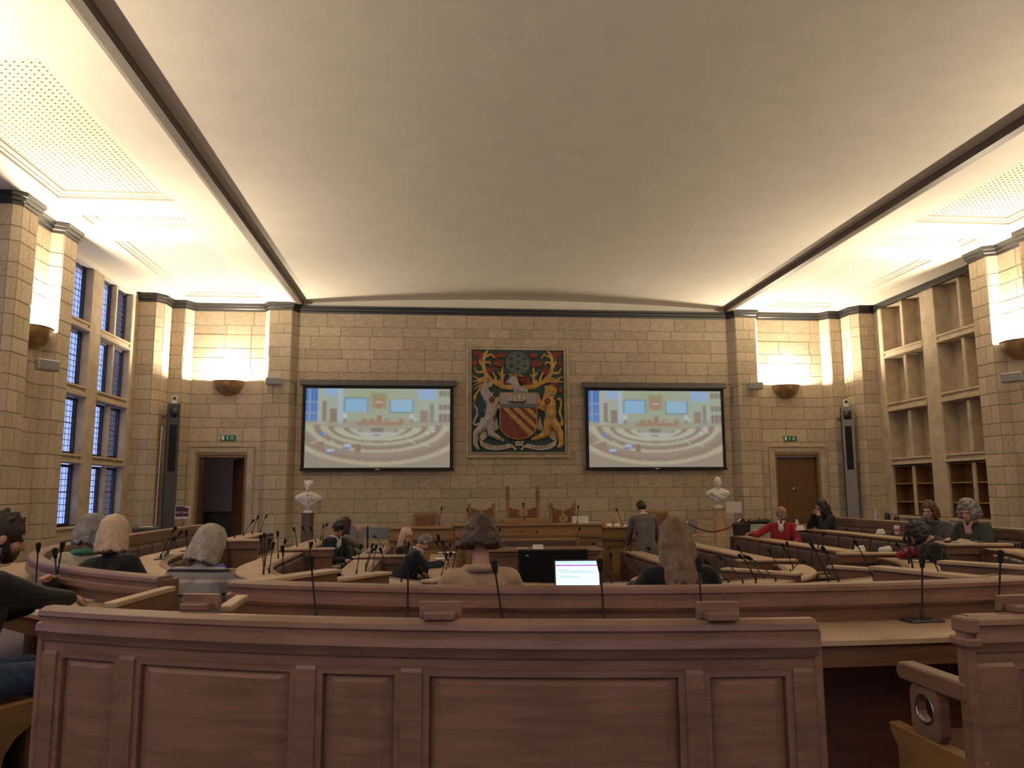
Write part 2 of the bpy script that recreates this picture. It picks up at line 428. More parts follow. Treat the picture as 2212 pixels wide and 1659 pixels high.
for sg in (-1,1):
    m = MB(); m.box((min(sg*8.06,sg*8.6),-3.3,-.6),(max(sg*8.06,sg*8.6),-.3,5.9)); struct(m.build('wall_end_'+('left' if sg<0 else 'right'), STONE_P))
# ---- cornice and plinth along the wall line
def polypath(pts, sgn):
    """mitred offset path; normals point into the room"""
    P = [Vector(p) for p in pts]; out = []
    for i, p in enumerate(P):
        ns = []
        if i > 0: d = (P[i]-P[i-1]).normalized(); ns.append(Vector((-d.y, d.x))*sgn)
        if i < len(P)-1: d = (P[i+1]-P[i]).normalized(); ns.append(Vector((-d.y, d.x))*sgn)
        n = sum(ns, Vector((0,0)))
        n = n/len(ns); n = n/max(n.length_squared, .3)
        out.append((p, n))
    return out
CORN = [(0,5.49),(.025,5.49),(.03,5.53),(.055,5.545),(.06,5.59),(.085,5.60),(.09,5.65),(0,5.65)]
PLIN = [(-.01,-.55),(.06,-.55),(.06,.44),(.045,.46),(.05,.475),(.05,.49),(.03,.51),(.03,.525),(.01,.545),(-.01,.545)]
core = [(-4.93,YB),(-5.03,17.23),(-5.50,17.23),(-5.64,17.45),(-7.17,17.45),(-7.30,17.22),(-7.58,17.22),(-7.60,16.80),(-7.72,16.64),(-8.08,16.64)]
full = [(8.08,16.64)]+[(-x,y) for x, y in core[::-1]][1:]+core
m = MB(); m.sweep(CORN, polypath(full, 1)); struct(m.build('trim_1', BLACKM, smooth=20))
k = 2
for sg in (-1,1):
    for yc in (11.89, 6.25, .61):
        pts = [(8.08,yc+.91),(7.70,yc+.91),(7.60,yc+.83),(7.60,yc+.40),(7.76,yc+.32),(7.76,yc-.32),(7.60,yc-.40),(7.60,yc-.83),(7.70,yc-.91),(8.08,yc-.91)]
        pp = [(sg*x, y) for x, y in pts]
        m = MB(); m.sweep(CORN, polypath(pp, 1 if sg < 0 else -1)); struct(m.build('trim_%d' % k, BLACKM)); k += 1
        m = MB(); m.sweep(PLIN, polypath(pp, 1 if sg < 0 else -1)); struct(m.build('baseboard_%s' % ('left' if sg < 0 else 'right'), STONE_P))
for y0 in (12.80,7.16):
    m = MB(); m.box((8.0,y0,5.53),(8.08,y0+3.84,5.65)); struct(m.build('trim_%d' % k, BLACKM)); k += 1
for pts in ([(4.93,YB),(-4.93,YB)], core[:4]+[(-5.80,17.45)], [(-7.1,17.45)]+core[5:], [(-x,y) for x,y in (core[:4]+[(-5.80,17.45)])][::-1], [(-x,y) for x,y in ([(-7.1,17.45)]+core[5:])][::-1]):
    m = MB(); m.sweep(PLIN, polypath(pts, 1)); struct(m.build('baseboard_back', STONE_P))
# ---- ceiling: shallow vault between two side flats
m = MB(); nseg = 36; top = []
for i in range(nseg+1):
    u = -4.86+9.72*i/nseg; z = 5.715+0.15*(1-abs(u/4.86)**2.0); top.append((u, z))
path = [(Vector((0,-5.2)),Vector((1,0))),(Vector((0,YB)),Vector((1,0)))]
m.sweep(top+[(u, z+.08) for u, z in top[::-1]], path)
struct(m.build('ceiling', PLASTER, smooth=30))
m = MB(); m.box((-4.95,YB-.02,5.63),(4.95,YB+.4,6.2)); struct(m.build('wall_back_lunette', PLASTER))
m = MB(); m.box((-4.95,YB-.06,5.65),(4.95,YB+.02,5.69)); struct(m.build('trim_40', PLASTER, bevel=.01))
GR = []
for sg in (-1,1):
    lab = 'left' if sg < 0 else 'right'
    m = MB()
    # side flat with rectangular holes for the grilles: strips
    gr = [(13.08,16.83,5.60,7.19),(11.86,12.34,5.60,7.19),(7.42,11.18,5.60,7.19),(6.26-.55,6.26+.0,5.70,7.14),(1.8,5.1,5.70,7.14)]
    ys = [17.9]+[v for g in gr for v in (g[1],g[0])]+[-5.2]
    for i in range(0, len(ys), 2):
        m.box((min(sg*4.86,sg*8.6),ys[i+1],ZC),(max(sg*4.86,sg*8.6),ys[i],ZC+.1))
    for ya, yb, xa, xb in gr:
        m.box((min(sg*4.86,sg*xa),ya,ZC),(max(sg*4.86,sg*xa),yb,ZC+.1)); m.box((min(sg*xb,sg*8.6),ya,ZC),(max(sg*xb,sg*8.6),yb,ZC+.1))
    side = struct(m.build('ceiling_'+lab, PLASTER))
    for ya, yb, xa, xb in gr[:3]:
        # stepped moulding round the grille, then the perforated plate with square holes
        fr = MB()
        for e0, e1, zt in ((0,.05,ZC+.028),(.05,.12,ZC+.05)):
            x0, x1, q0, q1 = xa+e0, xb-e0, ya+e0, yb-e0; d = e1-e0
            for bx0, bx1, by0, by1 in ((x0,x1,q0,q0+d),(x0,x1,q1-d,q1),(x0,x0+d,q0+d,q1-d),(x1-d,x1,q0+d,q1-d)):
                fr.box((min(sg*bx0,sg*bx1),by0,zt),(max(sg*bx0,sg*bx1),by1,ZC+.12))
        g = fr.build('grille_frame', PLASTER, side, bevel=.008)
        xa, xb, ya, yb = xa+.12, xb-.12, ya+.12, yb-.12; pl = MB(); ptc = .076; nx = int((xb-xa)/ptc); ny = int((yb-ya)/ptc); px, py = (xb-xa)/nx, (yb-ya)/ny; w = .27
        vs = []; fs = []
        for i in range(nx):
            for j in range(ny):
                cx0, cy0 = xa+i*px, ya+j*py; o = len(vs)
                for X, Y in ((0,0),(1,0),(1,1),(0,1)): vs.append((sg*(cx0+X*px), cy0+Y*py, ZC+.078))
                hx0, hx1 = w, 1-w
                for X, Y in ((hx0,hx0),(hx1,hx0),(hx1,hx1),(hx0,hx1)): vs.append((sg*(cx0+X*px), cy0+Y*py, ZC+.078))
                for X, Y in ((hx0,hx0),(hx1,hx0),(hx1,hx1),(hx0,hx1)): vs.append((sg*(cx0+X*px), cy0+Y*py, ZC+.115))
                for q in range(4):
                    q2 = (q+1) % 4; fs.append((o+q,o+q2,o+4+q2,o+4+q)); fs.append((o+4+q,o+4+q2,o+8+q2,o+8+q))
                fs.append((o+8,o+9,o+10,o+11))
        pl.add(vs, fs); pl.build('perforated_grille', PLASTER, g)
    for ya, yb, xa, xb in gr[3:]:
        q = MB(); q.box((min(sg*xa,sg*xb),ya,ZC+.01),(max(sg*xa,sg*xb),yb,ZC+.05)); q.build('plain_infill', PLASTER, side)
    m = MB(); m.box((min(sg*4.80,sg*4.92),-5.2,5.615),(max(sg*4.80,sg*4.92),17.3,5.73)); t = struct(m.build('trim_%d' % (41 if sg<0 else 43), TRIM, bevel=.008))
    m = MB(); m.box((min(sg*4.92,sg*4.97),-5.2,5.635),(max(sg*4.92,sg*4.97),17.3,5.67)); struct(m.build('trim_%d' % (42 if sg<0 else 44), TRIM2))
m = MB(); m.box((-8.7,-5.4,6.1),(8.7,18,6.2)); struct(m.build('ceiling_slab', PLASTER))

# ================================================================= LAMPS ON THE WALLS
BULB = emit('frosted_bulb_glow', (1.0,0.80,0.50), 14)
def bowl(name, label, u, y, ang, z=3.925, w=0.325, h=0.31, depth=0.26, power=LAMP_W):
    """half-bowl uplighter; ang = direction it faces"""
    t = thing(name, label, 'wall lamp', (u,y,z), ang, 'half-bowl uplighters on the walls')
    m = MB(); na, nr = 20, 9; vs = []; fs = []
    for sc, zz in ((1.0,0.0),(0.94,0.012)):
        for i in range(nr+1):
            ph = PI/2*i/nr
            for k in range(na+1):
                a = PI*k/na
                r = math.cos(ph)
                vs.append((w*sc*r*math.cos(a), depth*sc*r*math.sin(a)+(0 if sc == 1 else .004), -h*(sc)*math.sin(ph)+ (zz if i else 0)))
    n1 = (nr+1)*(na+1)
    for s in (0, n1):
        for i in range(nr):
            for k in range(na):
                a = s+i*(na+1)+k; fs.append((a,a+1,a+na+2,a+na+1))
    for k in range(na): fs.append((k,k+1,n1+k+1,n1+k))
    m.add(vs, fs); m.build('bowl', BRASSB, t, smooth=50)
    m = MB(); m.lathe([(0,-.03),(w*.98,-.03),(w*1.0,0),(w*.93,.0),(w*.93,-.02),(0,-.02)][:2]+[(w*.9,-.03)], seg=4) if 0 else None
    m = MB(); m.tube([(w*math.cos(PI*k/24), depth*math.sin(PI*k/24), 0) for k in range(25)], .012, 6); m.build('rim', BRASSB, t, smooth=60)
    m = MB(); m.tube([(-.16,.10,-.06),(.16,.10,-.06)], .025, 8); m.build('bulb', BULB, t, smooth=60)
    l = bpy.data.lights.new('lamp_light', 'POINT'); l.energy = power; l.color = (1.0,0.83,0.60); l.shadow_soft_size = 0.05
    lo = bpy.data.objects.new('lamp_light', l); COL.objects.link(lo); lo.parent = t; lo.location = (0,.12,-.025)
    return t
bowl('wall_lamp', 'bronze half-bowl uplighter above the open door', -6.375, 17.45, PI)
bowl('wall_lamp', 'bronze half-bowl uplighter above the closed door', 6.26, 17.45, PI)
for sg, nm in ((-1,'left'),(1,'right')):
    for yc, w_ in ((11.89,'beside the pier next to the %s' % ('tall windows' if sg < 0 else 'stone recesses')),(6.25,'in the second pier niche on the %s wall' % nm),(.61,'in the rear pier niche on the %s wall' % nm)):
        bowl('wall_lamp', 'bronze half-bowl uplighter glowing %s' % w_, sg*7.76, yc, -PI/2 if sg < 0 else PI/2, power=LAMP_W*1.25)
    bowl('wall_lamp', 'bronze half-bowl uplighter on the rear wall, %s side' % nm, sg*5, -5.2, 0)
# ================================================================= DOORS
PAD = mat('padded_door_leather', (0.135,0.062,0.026), 0.5, var=0.25, scale=9)
STUD = mat('brass_studs', (0.30,0.17,0.06), 0.45, metal=0.6, var=0.1)
def doorframe(sg, n):
    m = MB(); ux = sorted((sg*5.80, sg*7.12)); 
    # stone architrave: outer fillet and inner flat
    for e0, e1, pr in ((0,.035,.045),(.035,.15,.02)):
        x0, x1, zt = ux[0]-.035+e0, ux[1]+.035-e0, 2.53-e0; d = e1-e0
        m.box((x0,17.45-pr,0),(x0+d,17.46,zt)); m.box((x1-d,17.45-pr,0),(x1,17.46,zt)); m.box((x0+d,17.45-pr,zt-d),(x1-d,17.46,zt))
    f = struct(m.build('door_%d' % n, STONE_P, bevel=.006))
    m = MB(); a, b = sorted((sg*5.93, sg*6.98))
    m.box((a,17.47,0),(a+.05,17.85,2.33)); m.box((b-.05,17.47,0),(b,17.85,2.33)); m.box((a+.05,17.47,2.27),(b-.05,17.85,2.33)); m.build('door_lining', OAK_D, f)
    m = MB(); m.box((a,17.45,-.55),(b,17.9,.02)); m.build('threshold', OAK_D, f)
    return f, a+.05, b-.05
def leaf(f, loc, rz, w, handle_side):
    d = bpy.data.objects.new('door_leaf', None); COL.objects.link(d)
    m = MB(); m.box((0,-.025,.02),(w,.025,2.265)); me = m.mesh('door_leaf', bevel=.006); me.materials.append(PAD)
    bpy.data.objects.remove(d); d = link('door_leaf', me, f, loc); d.rotation_euler = (0,0,rz)
    m = MB(); q = .085
    nx = int(w/q); nz = int(2.2/q)
    for j in range(nz+1):
        for i in range(nx+(j % 2)):
            x = q*(i+.5+(0 if j % 2 else .5))-q*.25; z = .06+q*j
            if .03 < x < w-.03:
                for s in (-.03,.026): m.ell((x,s+.002,z), (.0095,.006,.0095), seg=6, rings=4)
    st = m.build('stud_pattern', STUD, d); st['kind'] = 'stuff'
    m = MB(); x = w-.07 if handle_side > 0 else .07
    m.lathe([(0,0),(.03,0),(.03,.012),(0,.012)], seg=12); 
    h = MB(); h.ell((x,-.045,1.0),(.035,.02,.045), seg=10, rings=6); h.cone((x,-.06,1.0),(x-.10*handle_side,-.06,1.0),.012,.012,6); h.build('handle', CHROME, d, smooth=50)
    h = MB(); h.ell((w*.45,-.03,1.52),(.045,.01,.055), seg=14, rings=6); h.build('door_badge', CHROME, d, smooth=50)
    return d
f, a, b = doorframe(-1, 1)
d1 = leaf(f, (b,17.58,0), math.radians(180-62), .95, 1)          # open into the lobby
f2, a2, b2 = doorframe(1, 2)
d2 = leaf(f2, (a2,17.60,0), 0, b2-a2, 1)
m = MB(); m.box((b2-.03,17.56,.02),(b2-.012,17.575,1.15)); m.build('edge_plate', CHROME, d2)
# lobby behind the open door
LOB = mat('lobby_wall_paint', (0.30,0.24,0.25), 0.9, var=0.08)
m = MB(); m.box((-8.6,19.6,-.1),(-4.6,19.7,2.9)); m.box((-8.7,17.86,-.1),(-8.6,19.7,2.9)); m.box((-4.6,17.86,-.1),(-4.5,19.7,2.9)); m.box((-8.7,17.86,2.8),(-4.5,19.7,2.9)); m.box((-8.7,17.86,-.1),(-4.5,19.7,0.0))
struct(m.build('lobby_shell', LOB))
t = thing('lobby_cabinet', 'black waist-high cabinet in the lobby behind the open door', 'cabinet', (-6.95,18.6,0))
m = MB(); m.box((-.15,0,.06),(.75,.45,1.06)); m.build('body', BLACKP, t, bevel=.01)
m = MB(); m.box((-.17,-.02,1.06),(.77,.47,1.09)); m.build('worktop', BLACKP, t)
m = MB(); m.box((-.12,.03,0),(.72,.42,.06)); m.build('plinth', BLACKP, t)
l = bpy.data.lights.new('lobby_light','POINT'); l.energy = 9; l.color = (1,.86,.85); l.shadow_soft_size = .15
lo = bpy.data.objects.new('lobby_light', l); COL.objects.link(lo); lo.location = (-5.4,18.9,2.5)
# ================================================================= EXIT SIGNS
GREEN = mat('exit_green', (0.0,0.13,0.065), 0.4); WHT = mat('sign_white', (0.75,0.78,0.74), 0.5)
def exit_sign(label, u, z):
    t = thing('exit_sign', label, 'sign', (u,17.45,z))
    m = MB(); m.box((-.155,-.03,-.06),(.155,-.004,.06)); m.build('panel', GREEN, t, bevel=.004)
    m = MB(); m.box((-.135,-.034,-.045),(-.085,-.0305,.045)); m.build('door_symbol', WHT, t)
    m = MB(); m.box((-.022,-.034,-.04),(-.01,-.0305,.02)); m.prism([(0,0)],0,0) if 0 else None
    m.add([(-.042,-.034,.012),(.010,-.034,.012),(-.016,-.034,.042),(-.042,-.0305,.012),(.010,-.0305,.012),(-.016,-.0305,.042)],[(0,1,2),(3,5,4),(0,3,4,1),(1,4,5,2),(2,5,3,0)]); m.build('arrow_symbol', WHT, t)
    m = MB(); m.ell((.088,-.032,.036),(.012,.003,.012), seg=8, rings=5)
    for p in (((.084,.02),(.078,-.012)),((.078,-.012),(.055,-.022)),((.078,-.012),(.098,-.022)),((.098,-.022),(.116,-.044)),((.084,.018),(.062,.006)),((.062,.006),(.050,.02)),((.084,.018),(.108,.008)),((.055,-.022),(.045,-.044))):
        (x0,z0),(x1,z1) = p; m.cone((x0,-.032,z0),(x1,-.032,z1),.0075,.0065,6,1)
    m.build('running_figure', WHT, t)
exit_sign('green exit sign with running figure above the open door', -6.33, 2.69)
exit_sign('green exit sign with running figure above the closed door', 6.30, 2.69)
# ================================================================= PROJECTION SCREENS
def painted():
    """the live picture on the screens: the same chamber from a higher camera, as a grid of flat colours"""
    Wd, Hd = 168, 94
    a = np.zeros((Hd, Wd, 3)); yy, xx = np.mgrid[0:Hd,0:Wd]; X = (xx+.5)/Wd; Y = (yy+.5)/Hd
    a[:] = (196,207,178); a[Y > .40] = (186,182,160); a[Y > .55] = (176,158,140)
    def fill(msk, c): a[msk] = c
    def rect(x0,y0,x1,y1,c): fill((X>=x0)&(X<x1)&(Y>=y0)&(Y<y1), c)
    a[(Y<.40)] = a[(Y<.40)]*.0+np.array((190,208,168))
    g = (Y<.4); w = np.clip((X[g]-.5)**2*4,0,1)[:,None]; a[g] = np.array((188,196,166))*(1-w)+np.array((196,214,205))*w
    rect(0,0,.085,.42,(150,178,214))
    for x0 in (.0,.035,.06): rect(x0,.0,x0+.017,.16,(70,120,226)); rect(x0,.18,x0+.017,.30,(80,130,228)); rect(x0,.32,x0+.017,.42,(90,140,226))
    rect(.085,0,.13,.45,(200,206,186)); rect(.115,.16,.145,.42,(158,146,128)); rect(.165,.26,.215,.43,(160,140,122)); rect(.22,.0,.255,.44,(198,218,232))
    rect(.13,0,.22,.11,(172,208,250)); rect(.775,0,.90,.14,(172,208,250)); rect(.86,.19,.885,.43,(160,158,140)); rect(.79,.28,.845,.43,(172,150,134))
    rect(.915,0,1,.42,(192,200,176)); 
    for x0 in (.925,.955,.98): rect(x0,.02,x0+.02,.1,(150,148,128)); rect(x0,.2,x0+.02,.27,(150,140,120)); rect(x0,.32,x0+.02,.43,(158,132,116))
    rect(.26,.12,.43,.30,(116,140,150)); rect(.267,.128,.425,.293,(160,214,252)); rect(.575,.135,.742,.31,(116,140,150)); rect(.582,.143,.738,.302,(168,218,252))
    rect(.445,.05,.56,.26,(186,176,140)); fill(((X-.503)/.04)**2+((Y-.17)/.085)**2<1, (190,148,126)); fill(((X-.503)/.05)**2+((Y-.1)/.04)**2<1, (178,164,118)); rect(.475,.16,.53,.18,(220,216,200))
    for x0 in (.27,.73): rect(x0-.012,.32,x0+.014,.38,(226,234,232)); rect(x0-.006,.38,x0+.008,.44,(170,146,128))
    rect(.742,.375,.765,.405,(214,226,228)); rect(.35,.43,.67,.47,(188,150,118)); rect(.49,.34,.525,.43,(184,142,112))
    for x0 in (.385,.44,.55,.64): rect(x0,.385,x0+.035,.44,(184,146,114))
    rect(.56,.40,.58,.42,(244,246,240))
    # concentric desks
    for (cx, cy, rx, ry, th, col) in ((.5,.45,.62,.50,.05,(208,196,162)),(.5,.45,.47,.345,.035,(214,204,170)),(.5,.46,.375,.245,.035,(206,204,176)),(.5,.48,.275,.165,.038,(214,214,190)),(.5,.50,.17,.115,.03,(208,210,190))):
        r = np.sqrt(((X-cx)/rx)**2+((Y-cy)/ry)**2); fill((np.abs(r-1)<th/ry*.5)&(Y>cy+.015), col)
        fill((r>1-th/ry*.5-.11)&(r<1-th/ry*.5)&(Y>cy+.02), (170,146,126))
    fill((((X-.5)/.14)**2+((Y-.575)/.035)**2<1)&(Y>.55), (214,214,204)); rect(.455,.505,.535,.55,(150,138,124)); rect(.465,.585,.52,.60,(110,112,150))
    for p in ((.10,.555,.13,.61,(120,150,222)),(.265,.70,.315,.75,(200,222,255)),(.26,.745,.31,.77,(110,130,226)),(.15,.77,.20,.80,(210,226,255)),(.145,.795,.205,.81,(120,140,220)),(.09,.67,.13,.75,(168,140,124)),(.345,.70,.38,.80,(158,132,114)),(.13,.565,.16,.60,(190,170,150))): rect(*p)
    for (x0,y0,x1,y1) in ((.03,.70,.10,.66),(.02,.76,.08,.80),(.18,.66,.21,.69),(.80,.69,.86,.74),(.70,.63,.76,.70),(.92,.76,.99,.79)):
        L = np.abs((X-x0)*(y1-y0)-(Y-y0)*(x1-x0))/math.hypot(x1-x0,y1-y0); fill((L<.006)&(X>min(x0,x1))&(X<max(x0,x1)), (224,216,196))
    for x0, y0 in ((.83,.55),(.865,.49),(.87,.53)): rect(x0,y0,x0+.03,y0+.02,(228,232,240))
    k = np.array([1,2,1])/4.
    for ax in (0,1):
        p = np.pad(a, [(1,1) if i == ax else (0,0) for i in range(3)], mode='edge')
        a = sum(kk*np.take(p, range(i, i+a.shape[ax]), axis=ax) for i, kk in enumerate(k))
    a = a*.87+34*np.array((1.0,.97,.93)); a = np.clip(a/255, 0, 1)
    return np.where(a <= .04045, a/12.92, ((a+.055)/1.055)**2.4), Wd, Hd
PIX, PW, PH = painted()
SM = bpy.data.materials.new('projected_picture'); SM.use_nodes = True
_nt = SM.node_tree; _nt.nodes.remove(_nt.nodes['Principled BSDF'])
_at = N(_nt,'ShaderNodeAttribute'); _at.attribute_name = 'picture'
_em = N(_nt,'ShaderNodeEmission'); _em.inputs[1].default_value = 0.55
_nt.links.new(_at.outputs['Color'], _em.inputs[0]); _nt.links.new(_em.outputs[0], _nt.nodes['Material Output'].inputs[0])
SCRBLK = mat('screen_black_border', (0.008,0.008,0.009), 0.8)
SCRCAS = mat('screen_case_grey', (0.09,0.085,0.08), 0.5)
def screen(label, x0, x1, z0, z1, tilt):
    t = thing('projection_screen', label, 'screen', ((x0+x1)/2, 17.38, z0), tilt)
    m = MB(); w_ = (x1-x0)/2
    m.box((-w_*.85,.02,z1-z0+.09),(w_*.85,.121,z1-z0+.15))
    m.build('wall_bracket', SCRCAS, t)
    w = (x1-x0)/2; h = z1-z0
    m = MB(); m.box((-w-.14,-.06,h+.06),(w+.14,.06,h+.19)); c = m.build('roller_case', SCRCAS, t, bevel=.015)
    m = MB(); m.box((-w-.075,-.004,-.02),(w+.075,.004,h+.07)); m.build('black_border', SCRBLK, t)
    m = MB(); m.box((-w-.1,-.022,-.065),(w+.1,.022,-.02)); m.build('bottom_bar', SCRBLK, t, bevel=.008)
    m = MB(); m.box((-.045,-.026,-.05),(.045,-.0225,-.022)); m.build('pull_tab', CARD, t)
    vs = [(-w+2*w*i/PW, -.0055, h-h*j/PH) for j in range(PH+1) for i in range(PW+1)]
    fs = [(j*(PW+1)+i, (j+1)*(PW+1)+i, (j+1)*(PW+1)+i+1, j*(PW+1)+i+1) for j in range(PH) for i in range(PW)]
    me = bpy.data.meshes.new('picture'); me.from_pydata(vs, [], fs)
    at = me.color_attributes.new('picture', 'FLOAT_COLOR', 'CORNER')
    col = np.ones((PH*PW, 4, 4)); col[:,:,:3] = PIX.reshape(-1,1,3)
    at.data.foreach_set('color', col.ravel()); me.materials.append(SM)
    link('picture', me, t)
screen('wall projection screen between the bust on purple column and the crest', -4.70, -1.55, 2.04, 3.78, 0)
screen('wall projection screen between the crest and the bust on honey column', 1.57, 4.66, 2.04, 3.77, 0)
# ================================================================= LOUDSPEAKERS, CAMERA COLUMNS
def wall_speaker(label, u, y, z, rz):
    t = thing('wall_speaker', label, 'speaker', (u,y,z), rz)
    m = MB(); m.prism([(-.17,-.0),(-.13,.12),(.13,.12),(.17,0),(.165,-.03),(-.165,-.03)], -.08, .08); m.build('cabinet', GREYL, t, bevel=.015)
    m = MB(); m.box((-.155,-.037,-.068),(.155,-.029,.068)); m.build('front_grille', GREYB, t, bevel=.004)
    m = MB(); m.cone((0,.1,0),(0,.22,0),.025,.03,8); m.build('bracket', DARKG, t, smooth=50)
wall_speaker('small grey loudspeaker on the pier beside the left screen', -5.33, 17.02, 3.88, math.radians(10))
wall_speaker('small grey loudspeaker on the pier beside the right screen', 5.36, 17.02, 3.86, math.radians(-10))
wall_speaker('pale loudspeaker under the wall lamp beside the tall windows', -7.45, 11.8, 3.36, math.radians(62))
wall_speaker('pale loudspeaker under the wall lamp beside the stone recesses', 7.45, 11.75, 3.30, math.radians(-62))
m = MB(); m.tube([(-5.2,17.02,3.88),(-5.05,17.1,3.90),(-4.93,17.4,3.88),(-4.93,17.42,3.5)], .006, 5); tag(m.build('speaker_cable', BLACKP), 'thin black cable from the left pier loudspeaker to the screen', 'cable')
m = MB(); m.tube([(5.25,17.02,3.86),(5.08,17.08,3.90),(4.95,17.4,3.87),(4.95,17.42,3.5)], .006, 5); tag(m.build('speaker_cable', BLACKP), 'thin black cable from the right pier loudspeaker to the screen', 'cable')
PTZ = mat('white_camera_shell', (0.7,0.7,0.68), 0.35)
def column(label, clab, u, y, rz, m_front, m_side):
    t = thing('speaker_column', label, 'speaker', (u,y,0), rz, None)
    H = 3.36
    m = MB(); m.box((-.115,-.10,.0),(.115,.12,H)); m.build('column_body', m_side, t, bevel=.01)
    m = MB(); m.box((-.118,-.106,.0),(.118,-.10,H-.0)); m.build('front_plate', m_front, t)
    m = MB(); m.box((-.07,-.114,1.95),(.07,-.1065,2.92)); m.build('slot_grille', BLACKF, t)
    m = MB(); m.box((-.09,-.109,3.07),(.09,-.1065,3.27)); m.ell((0,-.11,3.17),(.075,.07,.10), seg=14, rings=8); m.build('dome', BLACKP, t, smooth=50)
    m = MB(); m.box((-.2,.0,3.05),(-.1,.04,3.12)); m.build('side_bracket', DARKG, t)
    c = thing('video_camera', clab, 'camera', (u,y,H), rz)
    m = MB(); m.box((-.055,-.06,0),(.055,.06,.07)); m.build('base', PTZ, c, bevel=.01)
    m = MB(); m.ell((0,0,.115),(.062,.062,.062), seg=14, rings=9); m.build('head', PTZ, c, smooth=60)
    m = MB(); m.cone((0,-.045,.12),(0,-.068,.12),.034,.034,12,0); m.build('lens', BLACKP, c, smooth=40)
    return t
column('dark loudspeaker column leaning tall beside the open door', 'white dome video camera on top of the dark speaker column', -7.33, 16.9, math.radians(24), DARKG, BLACKP)
column('blue-grey loudspeaker column standing by the closed door', 'white dome video camera on top of the blue-grey speaker column', 7.37, 16.82, math.radians(-20), GREYB, BLACKP)
m = MB(); m.tube([(-7.53,16.85,2.9),(-7.55,16.86,1.6),(-7.56,16.84,.0)], .012, 6); tag(m.build('conduit', WHT), 'thin white conduit running down behind the dark speaker column', 'pipe')
t = thing('wall_box', 'small white control box on the stone pier right of the blue-grey column', 'switch', (7.585,16.96,1.42))
m = MB(); m.box((-.03,-.04,-.055),(.0,.04,.055)); m.build('box', PTZ, t, bevel=.006)
m = MB(); m.box((-.036,-.02,-.02),(-.0305,.02,.02)); m.build('rocker', WHT, t)

# ================================================================= FLOOR AND HORSESHOE BENCHES
NEXP = 2.2
ROWS_ = {  # a (half width), yc, b, leg end left, leg end right, rail height, floor inside
 'A': (6.75, 9.5, 6.45, 12.0, 12.0, 1.00, 0.0),
 'O': (5.65, 9.6, 5.40, 13.45, 14.3, 1.00, 0.0),
 'P': (4.75, 9.8, 4.25, 14.45, 14.6, 0.81, -0.14),
 'Q': (3.75, 10.0, 3.15, 14.75, 14.6, 0.66, -0.29),
 'R': (2.65, 10.6, 2.50, 14.6, 14.5, 0.54, -0.41),
 'S': (1.55, 11.0, 1.55, 14.2, 14.3, 0.42, -0.50)}
def upath(row, step=0.08):
    """points along a row from the left leg end round to the right leg end: (pos, outward normal)"""
    a, yc, b, el, er, _, _ = ROWS_[row]
    raw = [Vector((-a, el))]
    n = 160
    for i in range(n+1):
        th = PI+PI*i/n; c, s = math.cos(th), math.sin(th)
        raw.append(Vector((a*math.copysign(abs(c)**(2/NEXP), c), yc-b*abs(s)**(2/NEXP))))
    raw.append(Vector((a, er)))
    # resample
    acc = [0]
    for p, q in zip(raw[:-1], raw[1:]): acc.append(acc[-1]+(q-p).length)
    L = acc[-1]; m = int(L/step); out = []; j = 0
    for i in range(m+1):
        t = L*i/m
        while j < len(acc)-2 and acc[j+1] < t: j += 1
        u = (t-acc[j])/max(acc[j+1]-acc[j], 1e-9); out.append(raw[j].lerp(raw[j+1], u))
    res = []
    for i, p in enumerate(out):
        d = (out[min(i+1,m)]-out[max(i-1,0)]).normalized(); res.append((p, Vector((d.y,-d.x))))
    return res
PATHS = {r: upath(r) for r in ROWS_}
def near(row, xy):
    return min(range(len(PATHS[row])), key=lambda i: (PATHS[row][i][0]-Vector(xy)).length)
# ---- floor: carpeted tiers stepping down towards the well
m = MB(); m.box((-8.6,-5.3,-.75),(8.6,17.9,-.50)); struct(m.build('floor', CARPET))
def tier(outer, inner, z, name):
    m = MB(); n = min(len(outer), len(inner)); vs = []; fs = []
    for i in range(n):
        o = outer[int(i*(len(outer)-1)/(n-1))]; q = inner[int(i*(len(inner)-1)/(n-1))]
        vs += [(o[0],o[1],z),(q[0],q[1],z),(q[0],q[1],-.52),(o[0],o[1],-.52)]
    for i in range(n-1):
        a = 4*i; fs += [(a,a+1,a+5,a+4),(a+1,a+2,a+6,a+5),(a+2,a+3,a+7,a+6),(a+3,a,a+4,a+7)]
    e = 4*(n-1); fs += [(0,3,2,1),(e,e+1,e+2,e+3)]
    m.add(vs, fs); struct(m.build(name, CARPET))
def offs(row, n): return [tuple(p+nn*n) for p, nn in PATHS[row]]
def ext(l, y): return [(l[0][0], y)]+l+[(l[-1][0], y)]
OIN = ext(offs('P', .02), 17.4)
box_out = []
for x, y in OIN:
    dx, dy = x, y-9.0; s = 1e9
    if dx: s = min(s, 8.5/abs(dx))
    if dy < 0: s = min(s, 14.2/abs(dy))
    if dy > 0: s = min(s, 8.45/abs(dy))
    box_out.append((dx*s, 9.0+dy*s))
tier(box_out, OIN, 0.0, 'floor_tier')
for r, q in (('P','Q'),('Q','R'),('R','S')):
    tier(ext(offs(r, .02), 17.4), ext(offs(q, .02), 17.4), ROWS_[r][6], 'floor_tier')
